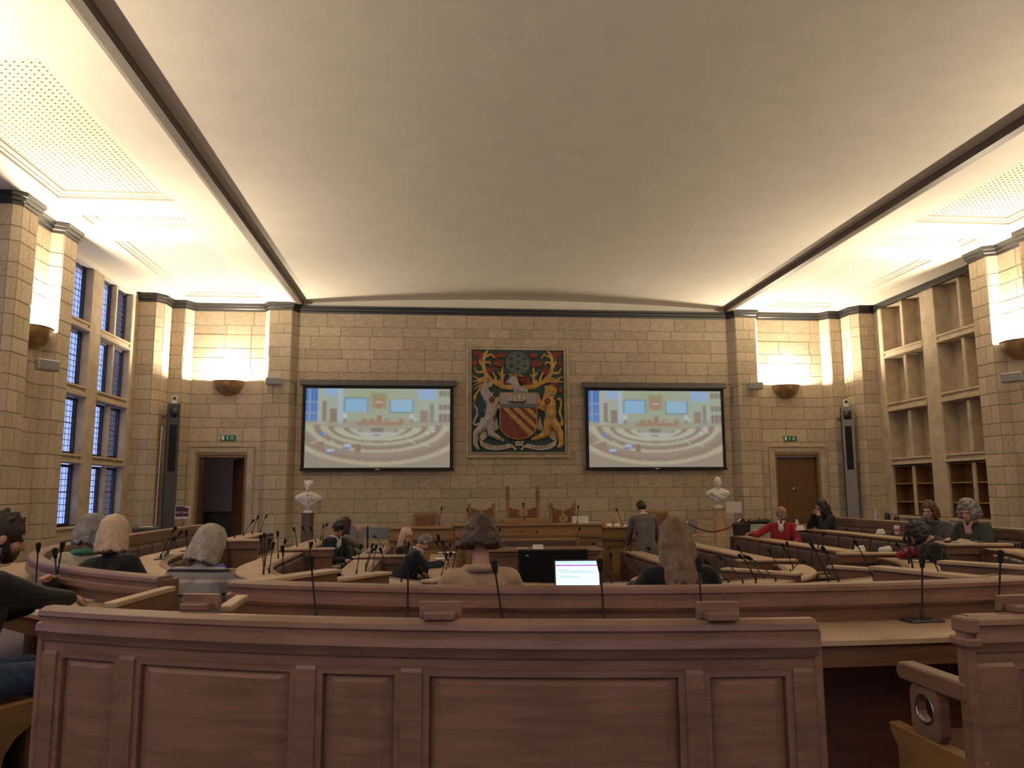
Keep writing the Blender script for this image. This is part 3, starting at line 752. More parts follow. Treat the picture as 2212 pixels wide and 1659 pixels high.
# ---- bench sections
PADW = 0.56
def bench(row, i0, i1, label, name='council_bench', pads=True, arms=True, deskw=0.33):
    """one run of bench: back panel, flush desk top, leather pads, seat, armrests"""
    a, yc, b, el, er, zr, fl = ROWS_[row]; P = PATHS[row][i0:i1+1]; base = ROWS_[row][6]
    out_floor = {'A':0,'O':0,'P':0,'Q':-.14,'R':-.29,'S':-.41}[row]
    mid = P[len(P)//2][0]
    t = thing(name, label, 'bench', (mid.x, mid.y, fl), 0, 'curved council benches')
    Q = [(p-mid, n) for p, n in P]; h = -fl
    def sw(prof): return MB().sweep([(x, z+h) for x, z in prof], Q)
    raised = row in 'OA'
    if raised:
        sw([(-.03,zr-.05),(-.03,zr-.012),(-.018,zr),(.075,zr),(.088,zr-.012),(.09,zr-.032),(.072,zr-.042),(.072,zr-.062),(.10,zr-.075),(.10,zr-.105),(.075,zr-.125),(.06,zr-.125),(.06,zr-.13),(-.01,zr-.13),(-.01,zr-.05)]).build('top_rail', OAK_F, t, smooth=25)
        sw([(0,fl),(.05,fl),(.05,zr-.13),(0,zr-.13)]).build('back_panel', OAK, t)
    else:
        sw([(-.03,zr-.028),(-.03,zr-.006),(-.022,zr),(.045,zr),(.045,zr-.028)]).build('top_rail', OAK, t, smooth=25)
        sw([(0,fl),(.05,fl),(.05,zr-.03),(0,zr-.03)]).build('back_panel', OAK, t)
    if row != 'A':
        zd = zr-.20 if raised else zr-.004
        n0, n1 = (.05, .50) if raised else (.047, .05+deskw)
        sw([(n0,zd-.035),(n0,zd),(n1-.012,zd),(n1,zd-.012),(n1,zd-.035)]).build('desk_top', OAK_T, t, smooth=25)
        sw([(n1-.05,zd-.14),(n1-.05,zd-.035),(n1-.03,zd-.035),(n1-.03,zd-.14)]).build('desk_apron', OAK, t)
        if raised: sw([(n0,out_floor),(n0+.02,out_floor),(n0+.02,zd-.04),(n0,zd-.04)]).build('foot_panel', OAK, t)
    # seat and pads on the inner side
    sw([(-.44,fl+.37),(-.45,fl+.40),(-.44,fl+.425),(-.02,fl+.43),(-.0,fl+.37)]).build('seat', LEATHER if row != 'A' else OAK, t, smooth=30)
    sw([(-.36,fl+.0),(-.34,fl+.0),(-.34,fl+.37),(-.36,fl+.37)]).build('seat_front', OAK, t)
    if pads:
        step = (PATHS[row][1][0]-PATHS[row][0][0]).length; per = max(4, int(PADW/max(step,.05)))
        k = 0; top = zr-(.16 if raised else .045)
        while k+per <= len(Q)-1:
            q = Q[k:k+per+1]; g = .02
            q = [(q[0][0]+(q[1][0]-q[0][0]).normalized()*g, q[0][1])]+q[1:-1]+[(q[-1][0]-(q[-1][0]-q[-2][0]).normalized()*g, q[-1][1])]
            prof = [(0,fl+.44),(-.06,fl+.46),(-.075,(fl+.44+top)/2),(-.055,top-.03),(-.035,top-.008),(0,top)]
            MB().sweep([(x,z+h) for x,z in prof], q).build('back_pad', LEATHER, t, smooth=40, bevel=.006)
            if arms and k > 0:
                p, n = Q[k]; ax = (Vector((n.x,n.y,0)), Vector((-n.y,n.x,0)), Vector((0,0,1)))
                c = p-n*.22; mm = MB(); mm.obox((c.x,c.y,fl+.635+h), (.42,.05,.04), ax); ar = mm.build('armrest', OAK_T, t, bevel=.006)
                c2 = p-n*.30; mm = MB(); mm.obox((c2.x,c2.y,fl+.52+h), (.10,.035,.19), ax); mm.build('armrest_post', OAK, t)
            k += per
    for idx in (0, len(Q)-1):
        p, n = Q[idx]; ax = (Vector((n.x,n.y,0)), Vector((-n.y,n.x,0)), Vector((0,0,1)))
        c = p-n*.03; mm = MB()
        mm.obox((c.x+n.x*.03,c.y+n.y*.03,(fl+zr-.02)/2+h), (.13 if raised else .10,.035,zr-.02-fl), ax); mm.build('end_panel', OAK, t, bevel=.004)
    return t
I = lambda r, xy: near(r, xy)
NP = {r: len(PATHS[r])-1 for r in PATHS}
bench('O', 0, I('O',(-3.47,5.12)), 'outer curved bench with leather pads beside the tall windows')
bench('O', I('O',(-2.96,4.88)), I('O',(4.2,5.9)), 'long front bench back with moulded rail and microphone ledge before the camera', pads=False, arms=False)
bench('O', I('O',(4.3,6.0)), NP['O'], 'outer curved bench with leather pads along the recessed wall')
bench('P', 0, I('P',(-4.75,11.6)), 'second bench leg with leather pads near the open door')
bench('P', I('P',(-4.75,11.4)), I('P',(4.7,8.9)), 'second ring bench round the front with pale desk top')
bench('P', I('P',(4.72,9.05)), NP['P'], 'second bench leg with leather pads facing the red-sweatered person')
bench('Q', 0, I('Q',(-3.75,11.9)), 'third bench leg where the navy-suited person sits')
bench('Q', I('Q',(-3.75,11.7)), I('Q',(3.72,9.6)), 'third ring bench round the front with pale desk top')
bench('Q', I('Q',(3.75,9.9)), NP['Q'], 'third bench leg with leather pads on the closed-door side')
bench('R', 0, I('R',(-2.65,12.0)), 'fourth bench leg where the blonde person in black sits')
bench('R', I('R',(-2.65,11.8)), I('R',(2.62,10.2)), 'fourth ring bench curving round the well')
bench('R', I('R',(2.65,10.5)), NP['R'], 'fourth bench leg with leather pads near the rope barrier')
bench('S', 0, NP['S'], 'innermost horseshoe bench around the black display', arms=False)
# ---- the near bench (row A): panelled back towards the camera
def panelled(i0, i1, panels, label, curved_end=True):
    P = PATHS['A'][i0:i1+1]; mid = P[len(P)//2][0]
    t = thing('panelled_bench', label, 'bench', (mid.x,mid.y,0))
    Q = [(p-mid, n) for p, n in P]
    def sw(prof, q=None): return MB().sweep(prof, q or Q)
    sw([(-.06,.945),(-.06,.985),(-.045,1.0),(.0,1.0),(.03,.985),(.035,.965),(.022,.955),(.022,.938),(.04,.93),(.045,.90),(.03,.885),(.02,.86),(.0,.845),(-.04,.845)]).build('top_rail', OAK_F, t, smooth=25)
    sw([(-.04,.0),(-.025,.0),(-.025,.86),(-.04,.86)]).build('backing', OAK, t)
    sw([(-.025,.0),(.006,.0),(.006,.13),(-.025,.15)]).build('bottom_rail', OAK_F, t, smooth=25)
    sw([(-.025,.795),(.004,.81),(.008,.83),(.006,.86),(-.025,.86)]).build('frieze_rail', OAK_F, t, smooth=25)
    sw([(-.46,.39),(-.46,.43),(-.04,.43),(-.04,.39)]).build('seat', OAK, t)
    sw([(-.40,0),(-.38,0),(-.38,.39),(-.40,.39)]).build('seat_front', OAK, t)
    # stiles and raised fields from arclength marks
    acc = [0]
    for a, b in zip(Q[:-1], Q[1:]): acc.append(acc[-1]+(b[0]-a[0]).length)
    def sub(s0, s1):
        out = []
        for s in [s0]+[x for x in acc if s0+.01 < x < s1-.01]+[s1]:
            j = max(k for k in range(len(acc)-1) if acc[k] <= s+1e-6); u = (s-acc[j])/(acc[j+1]-acc[j])
            out.append((Q[j][0].lerp(Q[j+1][0], u), Q[j][1].lerp(Q[j+1][1], u).normalized()))
        return out
    L = acc[-1]; edges = [0]+[v for p in panels for v in p]+[L]
    for k in range(0, len(edges), 2):
        s0, s1 = edges[k], edges[k+1]
        sw([(-.025,.13),(.004,.13),(.012,.15),(.012,.80),(.004,.815),(-.025,.815)], sub(max(s0,0), min(s1,L))).build('stile', OAK_F, t, smooth=25)
    for s0, s1 in panels:
        fr = MB()
        for a, b, z0, z1, n in ((s0,s0+.028,.14,.815,.002),(s1-.028,s1,.14,.815,.002),(s0+.028,s1-.028,.785,.815,.002),(s0+.028,s1-.028,.14,.17,.002)):
            fr.sweep([(-.024,z0),(n,z0),(n,z1),(-.024,z1)], sub(a, b))
        f_ = fr.build('panel_moulding', OAK_F, t)
        # raised field with chamfered border
        q = sub(s0+.03, s1-.03); w = s1-s0-.06; e = min(.05, w*.2)
        vs = []; fs = []; qi = sub(s0+.03+e, s1-.03-e); n = len(qi)
        m = MB()
        outer = sub(s0+.03, s1-.03); 
        def at(lst, i): return lst[min(int(round(i*(len(lst)-1)/max(n-1,1))), len(lst)-1)]
        for i in range(n):
            o, nn = at(outer, i); p, n2 = qi[i]
            vs += [(o.x-nn.x*.02,o.y-nn.y*.02,.172),(p.x+n2.x*.004,p.y+n2.y*.004,.172+e),(p.x+n2.x*.004,p.y+n2.y*.004,.783-e*.55),(o.x-nn.x*.02,o.y-nn.y*.02,.783)]
        for i in range(n-1):
            a = 4*i; fs += [(a,a+1,a+5,a+4),(a+1,a+2,a+6,a+5),(a+2,a+3,a+7,a+6)]
        b_ = 4*(n-1); fs += [(0,3,2,1),(b_,b_+1,b_+2,b_+3)]
        m.add(vs, fs); m.build('raised_panel', OAK_F, t)
    return t, Q, sub, L
iA0, iA1 = I('A',(-3.57,3.90)), I('A',(-.36,3.03))
LA = sum((PATHS['A'][k+1][0]-PATHS['A'][k][0]).length for k in range(iA0, iA1))
pA = PATHS['A'][iA0][0]
tA, QA, subA, LA = panelled(iA0, iA1, [(LA*.03,LA*.135),(LA*.16,LA*.385),(LA*.41,LA*.515),(LA*.54,LA*.845),(LA*.865,LA*.97)], 'long dark panelled bench back right in front of the camera')
for idx in (0,-1):
    p, n = QA[idx]; ax = (Vector((n.x,n.y,0)), Vector((-n.y,n.x,0)), Vector((0,0,1)))
    m = MB(); m.obox((p.x-n.x*.01,p.y-n.y*.01,.48), (.06,.03,.96), ax); m.build('end_panel', OAK_F, tA, bevel=.006)
iB0, iB1 = I('A',(.32,3.03)), I('A',(3.6,4.1))
LB = sum((PATHS['A'][k+1][0]-PATHS['A'][k][0]).length for k in range(iB0, iB1))
tB, QB, subB, LB = panelled(iB0, iB1, [(LB*.05,LB*.33),(LB*.37,LB*.63),(LB*.67,LB*.95)], 'dark panelled bench with round-holed arm at the right edge')
def seat_arm(t, p, n, along, hole=True):
    """scrolled bench end: seat end board, pierced upright and armrest"""
    ax = (Vector((-n.x,-n.y,0)), Vector((along.x,along.y,0)), Vector((0,0,1)))   # inward, along, up
    def w(i, a, z): return (p.x+ax[0].x*i+ax[1].x*a, p.y+ax[0].y*i+ax[1].y*a, z)
    def slab(poly, a0, a1):
        m = MB(); k = len(poly)
        m.add([w(i,a0,z) for i,z in poly]+[w(i,a1,z) for i,z in poly], [tuple(range(k)), tuple(range(2*k-1,k-1,-1))]+[(j,(j+1)%k,k+(j+1)%k,k+j) for j in range(k)]); return m
    slab([(-.02,.0),(.50,.0),(.50,.35),(.545,.40),(.56,.445),(-.02,.445)], -.03, .03).build('seat_end', OAK_G if hole else OAK, t, bevel=.006)
    slab([(.0,.66),(.44,.66),(.46,.69),(.455,.72),(.44,.735),(0,.735)], -.04, .04).build('armrest', OAK_F, t, bevel=.008)
    m = MB(); 
    # pierced upright: plate with a round hole
    n_ = 20; cx, cz, r = .29, .565, .058; x0, x1, z0, z1 = .19, .39, .445, .66
    ring = [(cx+r*math.cos(2*PI*k/n_), cz+r*math.sin(2*PI*k/n_)) for k in range(n_)]
    sq = []
    for k in range(n_):
        c, s = math.cos(2*PI*k/n_), math.sin(2*PI*k/n_); q = min((.1)/max(abs(c),1e-6), (.107)/max(abs(s),1e-6)); sq.append((cx+c*q, .5525+s*q))
    vs = []
    for a in (-.022,.022):
        vs += [w(i,a,z) for i,z in ring]+[w(i,a,z) for i,z in sq]
    fs = []
    for k in range(n_):
        k2 = (k+1) % n_; fs += [(k,k2,n_+k2,n_+k),(2*n_+k,3*n_+k,3*n_+k2,2*n_+k2),(k,2*n_+k,2*n_+k2,k2),(n_+k,n_+k2,3*n_+k2,3*n_+k)]
    m.add(vs, fs); m.build('pierced_upright', OAK_F, t)
    m = MB(); m.tube([w(cx+r*math.cos(2*PI*k/n_), -.022, cz+r*math.sin(2*PI*k/n_)) for k in range(n_+1)], .007, 6); m.build('hole_ring', CHROME, t, smooth=60)
p, n = QB[0]; d = (QB[1][0]-QB[0][0]).normalized()
seat_arm(tB, p, n, d)
m = MB(); ax = (Vector((n.x,n.y,0)), Vector((-n.y,n.x,0)), Vector((0,0,1)))
m.obox((p.x-n.x*.01-d.x*.012,p.y-n.y*.01-d.y*.012,.48),(.075,.04,.96),ax); m.obox((p.x-d.x*.015,p.y-d.y*.015,.965),(.10,.06,.06),ax); m.obox((p.x-d.x*.02,p.y-d.y*.02,.90),(.115,.07,.035),ax); m.build('end_post', OAK_F, tB, bevel=.008)
iC0, iC1 = I('A',(-6.6,8.0)), I('A',(-4.12,4.15))
tC, QC, subC, LC = panelled(iC0, iC1, [(.15,1.3),(1.5,2.7),(2.9,4.0)], 'dark bench at the left edge with a scrolled end under the person in black')
p, n = QC[-1]; d = (QC[-1][0]-QC[-2][0]).normalized()
ax = (Vector((-n.x,-n.y,0)), Vector((d.x,d.y,0)), Vector((0,0,1)))
def w(i, a, z): return (p.x+ax[0].x*i+ax[1].x*a, p.y+ax[0].y*i+ax[1].y*a, z)
poly = [(-.02,0),(.28,0),(.27,.05),(.25,.12),(.26,.20),(.31,.27),(.40,.33),(.47,.36),(.49,.40),(.49,.445),(-.02,.445)]
m = MB(); k = len(poly); m.add([w(i,-.03,z) for i,z in poly]+[w(i,.03,z) for i,z in poly],[tuple(range(k)), tuple(range(2*k-1,k-1,-1))]+[(j,(j+1)%k,k+(j+1)%k,k+j) for j in range(k)])
m.build('scrolled_end', OAK_G, tC, bevel=.006)
# ---- radial partitions with board caps between seat groups
def partition(label, p0, p1, ztop, zbot, wcap=.10, hcap=.035, block=False, skirt=.10):
    p0, p1 = Vector(p0), Vector(p1); c = (p0+p1)/2; d = p1-p0; L = d.length; d /= L
    t = thing('seat_partition', label, 'partition', (c.x,c.y,zbot), math.atan2(d.y,d.x), 'radial partitions between seat groups')
    H = ztop-zbot
    m = MB(); m.box((-L/2,-wcap/2,H-hcap),(L/2,wcap/2,H)); m.build('cap_board', OAK_T if not block else OAK, t, bevel=.005)
    m = MB(); m.box((-L/2+.015,-wcap*.32,H-hcap-skirt),(L/2-.015,wcap*.32,H-hcap)); m.box((-L/2+.03,-.018,0),(L/2-.03,.018,H-hcap-skirt)); m.build('panel', OAK, t, bevel=.004)
    return t
partition('low wooden divider board by the person in black, seen across the near desk', (-3.47,4.30), (-3.40,5.0), .95, .0, .07, .03, skirt=.2)
for lab, q in (('squat wooden block divider between rail and ledge next to the striped sweater', ((-2.84,3.60),(-2.74,4.08))),('wooden block divider standing on the near rail below the beige coat', ((-1.79,3.22),(-1.74,3.73))),('wooden block divider standing on the near rail below the long-haired person', ((-.695,3.06),(-.68,3.55))),('wooden block divider cut by the right edge of the view', ((.60,3.10),(.55,3.6)))):
    p0, p1 = Vector(q[0]), Vector(q[1]); c = (p0+p1)/2; d = p1-p0; L = d.length
    t = thing('desk_divider', lab, 'partition', (p0.x,p0.y,1.0), math.atan2(d.y,d.x), 'block dividers along the near bench')
    m = MB(); m.box((.035,-.085,.0),(.06,.085,.064)); m.build('upright_board', OAK_F, t, bevel=.003)
    m = MB(); m.box((-.03,-.062,0),(.035,.062,.03)); m.build('end_block', OAK_F, t, bevel=.005)

partition('wooden divider board leading from the squat block to the ledge end', (-2.75,3.72), (-2.77,4.12), 1.0, .80, .06, .03, skirt=.12)
# inner rings: radial boards between the seat groups (outer end, inner end)
def radial(row, xy, label, inward=.46, outward=.34, z=.05):
    i = near(row, xy); p, n = PATHS[row][i]; zr, fl = ROWS_[row][5], ROWS_[row][6]
    return partition(label, tuple(p+n*outward), tuple(p-n*inward), zr+z, fl, .16, .03)
for row, u, yl, side in (('P',-4.6,11.5,'left'),('Q',-3.7,11.8,'left'),('R',-2.6,11.9,'left')):
    radial(row, (u,yl), 'upright divider board with cap ending the %s bench leg on the left' % {'P':'second','Q':'third','R':'fourth'}[row])
for row, xy in (('P',(4.71,8.97)),('Q',(3.74,9.75)),('R',(2.64,10.35))):
    radial(row, xy, 'upright divider board with cap ending the %s bench leg on the right' % {'P':'second','Q':'third','R':'fourth'}[row])
for row, xy, lab in (('P',(-3.023,6.041),'slanting divider board behind the front rail by the blue folder'),('Q',(-2.484,7.765),'slanting divider board on the third ring left of the bending person'),('R',(-1.776,8.467),'slanting divider board on the fourth ring beside the beige coat'),
    ('R',(2.472,7.981),'long slanting divider board on the fourth ring right'),('Q',(2.625,7.504),'long slanting divider board on the third ring right'),('P',(2.017,5.606),'pale-topped divider board by the person writing in black'),('P',(2.91,6.205),'pale-topped divider board at the far right of the second ring')):
    radial(row, xy, lab, .5, .42, .07)

# ================================================================= DAIS, TABLES, CHAIRS
XD = -0.04
m = MB(); m.box((-2.74,16.05,-.52),(2.69,17.47,0.0)); struct(m.build('floor_dais', CARPET))
t = thing('dais_desk', 'long golden oak dais desk with panelled front under the crest', 'desk', (XD,15.3,-.5))
H = .5
def dbox(name, m_, x0, x1, y0, y1, z0, z1, par=None, bevel=.006):
    m = MB(); m.box((x0-XD,y0-15.3,z0+H),(x1-XD,y1-15.3,z1+H)); return m.build(name, m_, par or t, bevel=bevel)
for nm, x0, x1, yf, zt in (('centre', XD-1.43, XD+1.43, 15.3, .88),('left', XD-2.68, XD-1.43, 15.42, .83),('right', XD+1.43, XD+2.68, 15.42, .81)):
    dbox('desk_top', OAK_G, x0-(.05 if nm=='centre' else 0), x1+(.05 if nm=='centre' else 0), yf-.07, yf+.72, zt-.035, zt)
    dbox('frieze', OAK_G, x0, x1, yf-.02, yf+.65, zt-.22, zt-.035)
    dbox('moulding', OAK_D, x0-.02, x1+.02, yf-.05, yf+.02, zt-.26, zt-.22)
    dbox('front_panel', OAK_G, x0, x1, yf, yf+.05, -.5, zt-.26)
    n = 3 if nm == 'centre' else 1
    for k in range(n):
        if nm == 'centre' and k == 1: continue
        a = x0+(x1-x0)*k/n+.10; b = x0+(x1-x0)*(k+1)/n-.10
        if nm == 'centre': a, b = (x0+.12, x0+.55) if k == 0 else (x1-.55, x1-.12)
        m = MB()
        for e0, pr in ((0,.02),(.04,.01)):
            for bx in ((a+e0,b-e0,zt-.33-e0-.04,zt-.33-e0),(a+e0,b-e0,-.2+e0,-.16+e0),(a+e0,a+e0+.04,-.16,zt-.37),(b-e0-.04,b-e0,-.16,zt-.37)):
                m.box((bx[0]-XD,yf-pr-15.3,bx[2]+H),(bx[1]-XD,yf+.01-15.3,bx[3]+H))
        m.build('panel_moulding', OAK_D, t)
        dbox('raised_panel', OAK_G, a+.12, b-.12, yf-.015, yf, -.08, zt-.44)
dbox('lectern_box', OAK_G, XD-.48, XD+.47, 15.55, 15.95, .88, .975)
for k in range(4):
    m = MB(); m.cone((-.28+.14*k,-.025,.735+H),(-.28+.14*k,-.04,.735+H),.018,.018,8,1); m.build('desk_button', BLACKP if k % 2 else CHROME, t)
# clerks' bench against the dais front
t = thing('clerks_bench', 'oak bench with long red-brown leather back in front of the dais', 'bench', (XD,15.1,-.5))
m = MB(); m.box((-.95,-.0,0),(.95,.12,1.12)); m.build('back_frame', OAK_G, t, bevel=.006)
m = MB(); m.box((-.88,-.05,.82),(.88,0,1.08)); m.build('leather_back', LEATHER, t, bevel=.02, segs=2)
m = MB(); m.box((-.95,-.45,.36),(.95,-.0,.44)); m.build('seat', LEATHER, t, bevel=.02, segs=2)
m = MB(); m.box((-.93,-.40,0),(.93,-.36,.36)); m.build('seat_front', OAK_G, t)
# clerks' table
t = thing('clerks_table', 'oak clerks table with panelled front behind the black display', 'table', (-.06,13.6,-.5))
m = MB(); m.box((-1.12,-.08,.98),(1.12,.75,1.02)); m.build('table_top', OAK_F, t, bevel=.01)
m = MB(); m.box((-1.06,-.03,.92),(1.06,.7,.98)); m.build('moulding', OAK_D, t, bevel=.008)
m = MB(); m.box((-1.02,0,.0),(1.02,.65,.92)); m.build('carcase', OAK, t)
for a, b in ((-.98,-.36),(-.30,.30),(.36,.98)):
    m = MB(); m.box((a,-.02,.12),(b,.0,.84)); p_ = m.build('front_panel', OAK, t, bevel=.008)
    m = MB(); m.box((a+.08,-.032,.2),(b-.08,-.02,.76)); m.build('raised_panel', OAK_F, p_, bevel=.008)
# black display in the well
t = thing('display_screen', 'large black switched-off display standing in front of the clerks table', 'screen', (.05,12.75,-.5))
m = MB(); m.box((-.565,-.03,.42),(.565,.03,1.08)); m.build('panel', BLACKP, t, bevel=.01)
DGL = mat('display_glass', (0.01,0.012,0.016), 0.15)
m = MB(); m.box((-.545,-.033,.44),(.545,-.0305,1.06)); m.build('glass', DGL, t)
m = MB(); m.box((-.04,.0,.03),(.04,.05,.44)); m.build('stand_post', BLACKP, t)
m = MB(); m.box((-.35,-.22,0),(.35,.22,.03)); m.build('stand_base', BLACKP, t)
m = MB(); m.ell((-.42,-.034,.985),(.028,.004,.014), seg=10, rings=5); m.build('status_badge', CHROME, t)
# ---- armchairs behind the dais
GOLD = mat('chair_gilding', (0.42,0.27,0.10), 0.5, var=0.3, scale=30)
def dais_chair(label, u, w, ztop, kind, y=16.45):
    t = thing('dais_chair', label, 'chair', (u,y,0), 0, 'armchairs behind the dais')
    hw = w/2
    for s in (-1,1):
        m = MB(); m.box((s*hw-.035,.20,0),(s*hw+.035,.27,ztop if kind != 'plain' else ztop-.03))
        if kind == 'plain': pass
        m.build('back_post', OAK_G, t, bevel=.008)
        if kind in ('eared','throne'):
            m = MB()
            if kind == 'throne':
                m.lathe([(.028,0),(.04,.02),(.03,.05),(.045,.09),(.035,.13),(.02,.16),(.0,.17)], (s*hw,.235,ztop), 10)
                m.box((s*hw-.04,.19,ztop-.14),(s*hw+.04,.28,ztop))
            else:
                m.box((s*hw-.042,.19,ztop),(s*hw+.042,.28,ztop+.025)); m.lathe([(.03,.0),(.035,.02),(.0,.05)], (s*hw,.235,ztop+.02), 8)
            m.build('finial', OAK_D if kind == 'throne' else OAK_G, t, smooth=40)
        m = MB(); m.box((s*hw-.035,-.30,0),(s*hw+.035,-.23,.62)); m.build('front_leg', OAK_G, t, bevel=.008)
        m = MB(); m.box((s*hw-.045,-.33,.62),(s*hw+.045,.25,.66)); m.build('armrest', OAK_G, t, bevel=.01)
    zb = .52
    if kind == 'plain':
        m = MB(); m.box((-hw,.20,ztop-.06),(hw,.27,ztop)); m.build('top_rail', OAK_G, t, bevel=.008)
        m = MB(); m.box((-hw+.05,.17,zb),(hw-.05,.24,ztop-.06)); m.build('leather_back', LEATHER_C, t, bevel=.015, segs=2)
    else:
        drop = .16 if kind == 'throne' else .03
        n = 12; poly = [(-hw+.035,zb)]+[(-hw+.035+(w-.07)*i/n, ztop-drop-(.16 if kind=='throne' else .03)-.06*math.sin(PI*i/n)+.03) for i in range(n+1)]+[(hw-.035,zb)]
        m = MB(); k = len(poly); m.add([(x,.19,z) for x,z in poly]+[(x,.24,z) for x,z in poly],[tuple(range(k)),tuple(range(2*k-1,k-1,-1))]+[(j,(j+1)%k,k+(j+1)%k,k+j) for j in range(k)])
        m.build('leather_back', LEATHER_C, t, bevel=.008)
        e = MB(); ze = zb+.38 if kind == 'throne' else zb+.30; ze = .98 if kind != 'throne' else 1.1
        e.ell((0,.18,ze),(.05,.02,.075), seg=10, rings=7); e.ell((-.06,.18,ze-.05),(.045,.018,.06), seg=10, rings=7); e.ell((.06,.18,ze-.05),(.045,.018,.06), seg=10, rings=7); e.ell((0,.18,ze+.09),(.035,.018,.03), seg=10, rings=6); e.ell((0,.18,ze-.1),(.09,.015,.03), seg=10, rings=6)
        e.build('gilt_emblem', GOLD, t, smooth=60)
    m = MB(); m.box((-hw,-.28,.40),(hw,.22,.50)); m.build('seat', LEATHER_C, t, bevel=.02, segs=2)
    return t
dais_chair('plain square-backed tan leather chair at the left end of the dais', (-2.05,0.962)[0], .50, (-2.051,1.076)[1], 'plain')
dais_chair('tan leather chair with small ears left of the tall throne', (-0.894,1.048)[0], .51, (-0.894,1.211)[1], 'eared')
dais_chair('tall throne chair with carved finials and gilt emblem behind the dais', (-0.014,1.33)[0], .64, (-0.013,1.466)[1], 'throne')
dais_chair('tan leather chair with small ears right of the tall throne', (0.841,1.035)[0], .50, (0.844,1.199)[1], 'eared')
dais_chair('plain square-backed tan leather chair behind the standing person', (2.87,0.921)[0], .46, (2.875,1.087)[1], 'plain')
TANF = mat('tan_shell', (0.45,0.31,0.15), 0.6, var=0.1)
t = thing('tub_chair', 'round-backed pale tan tub chair behind the papers on the dais', 'chair', ((1.892,0.932)[0],16.6,0), 0)
m = MB(); n = 14; vs = []; fs = []
for i in range(n+1):
    a = PI*i/n
    for r, z in ((.25,.45),(.25,.62+.33*math.sin(a)**.7),(.22,.62+.33*math.sin(a)**.7),(.22,.45)): vs.append((r*math.cos(a), .1+r*math.sin(a)*.8, z))
for i in range(n):
    for k in range(4): fs.append((4*i+k,4*i+(k+1)%4,4*i+4+(k+1)%4,4*i+4+k))
m.add(vs, fs+[(0,1,2,3),(4*n,4*n+3,4*n+2,4*n+1)]); m.build('shell_back', TANF, t, smooth=40)
m = MB(); m.lathe([(0,.40),(.24,.40),(.25,.44),(.24,.47),(0,.48)], (0,.1,0)); m.build('seat', TANF, t, smooth=40)
m = MB(); m.lathe([(.22,0),(.22,.02),(.03,.04),(.03,.40),(0,.40)], (0,.1,0), 16); m.build('pedestal', CHROME, t, smooth=40)
# ---- light wooden stacking chairs
BEECH = wood('beech', (0.42,0.24,0.09), (0.55,0.34,0.15), rough=0.45)
def stack_chair(label, u, y, z, rz):
    t = thing('stacking_chair', label, 'chair', (u,y,z), rz, 'beech chairs with grey-blue fabric')
    for s in (-1,1):
        m = MB(); m.box((s*.22-.018,.19,0),(s*.22+.018,.225,.92)); m.build('back_leg', BEECH, t, bevel=.005)
        m = MB(); m.box((s*.22-.018,-.22,0),(s*.22+.018,-.185,.44)); m.build('front_leg', BEECH, t, bevel=.005)
    m = MB(); m.box((-.202,.185,.66),(.202,.215,.90)); m.build('back_pad', CLOTHG, t, bevel=.012, segs=2)
    m = MB(); m.box((-.20,-.22,.42),(.20,.2,.475)); m.build('seat_pad', CLOTHG, t, bevel=.015, segs=2)
    m = MB(); m.box((-.202,-.215,.355),(.202,-.195,.42)); m.box((-.202,.195,.355),(.202,.215,.42)); m.box((-.22,-.2,.36),(-.2,.2,.42)); m.box((.2,-.2,.36),(.22,.2,.42)); m.build('seat_frame', BEECH, t)
stack_chair('beech chair with grey-blue back left of its twin beside the dais', (-3.416,0.726)[0], 15.9, -.08, 0)
stack_chair('beech chair with grey-blue back next to the dais desk end', (-2.974,0.722)[0], 15.9, -.08, 0)
stack_chair('beech chair with grey-blue back behind the rope post', (3.269,0.67)[0], 15.7, .0, math.radians(-8))
# stage under those chairs
m = MB(); m.box((-5.2,14.9,-.52),(-2.75,17.46,-.08)); struct(m.build('floor_side', CARPET))
m = MB(); m.box((2.70,14.9,-.52),(5.2,17.46,0.0)); struct(m.build('floor_side', CARPET))

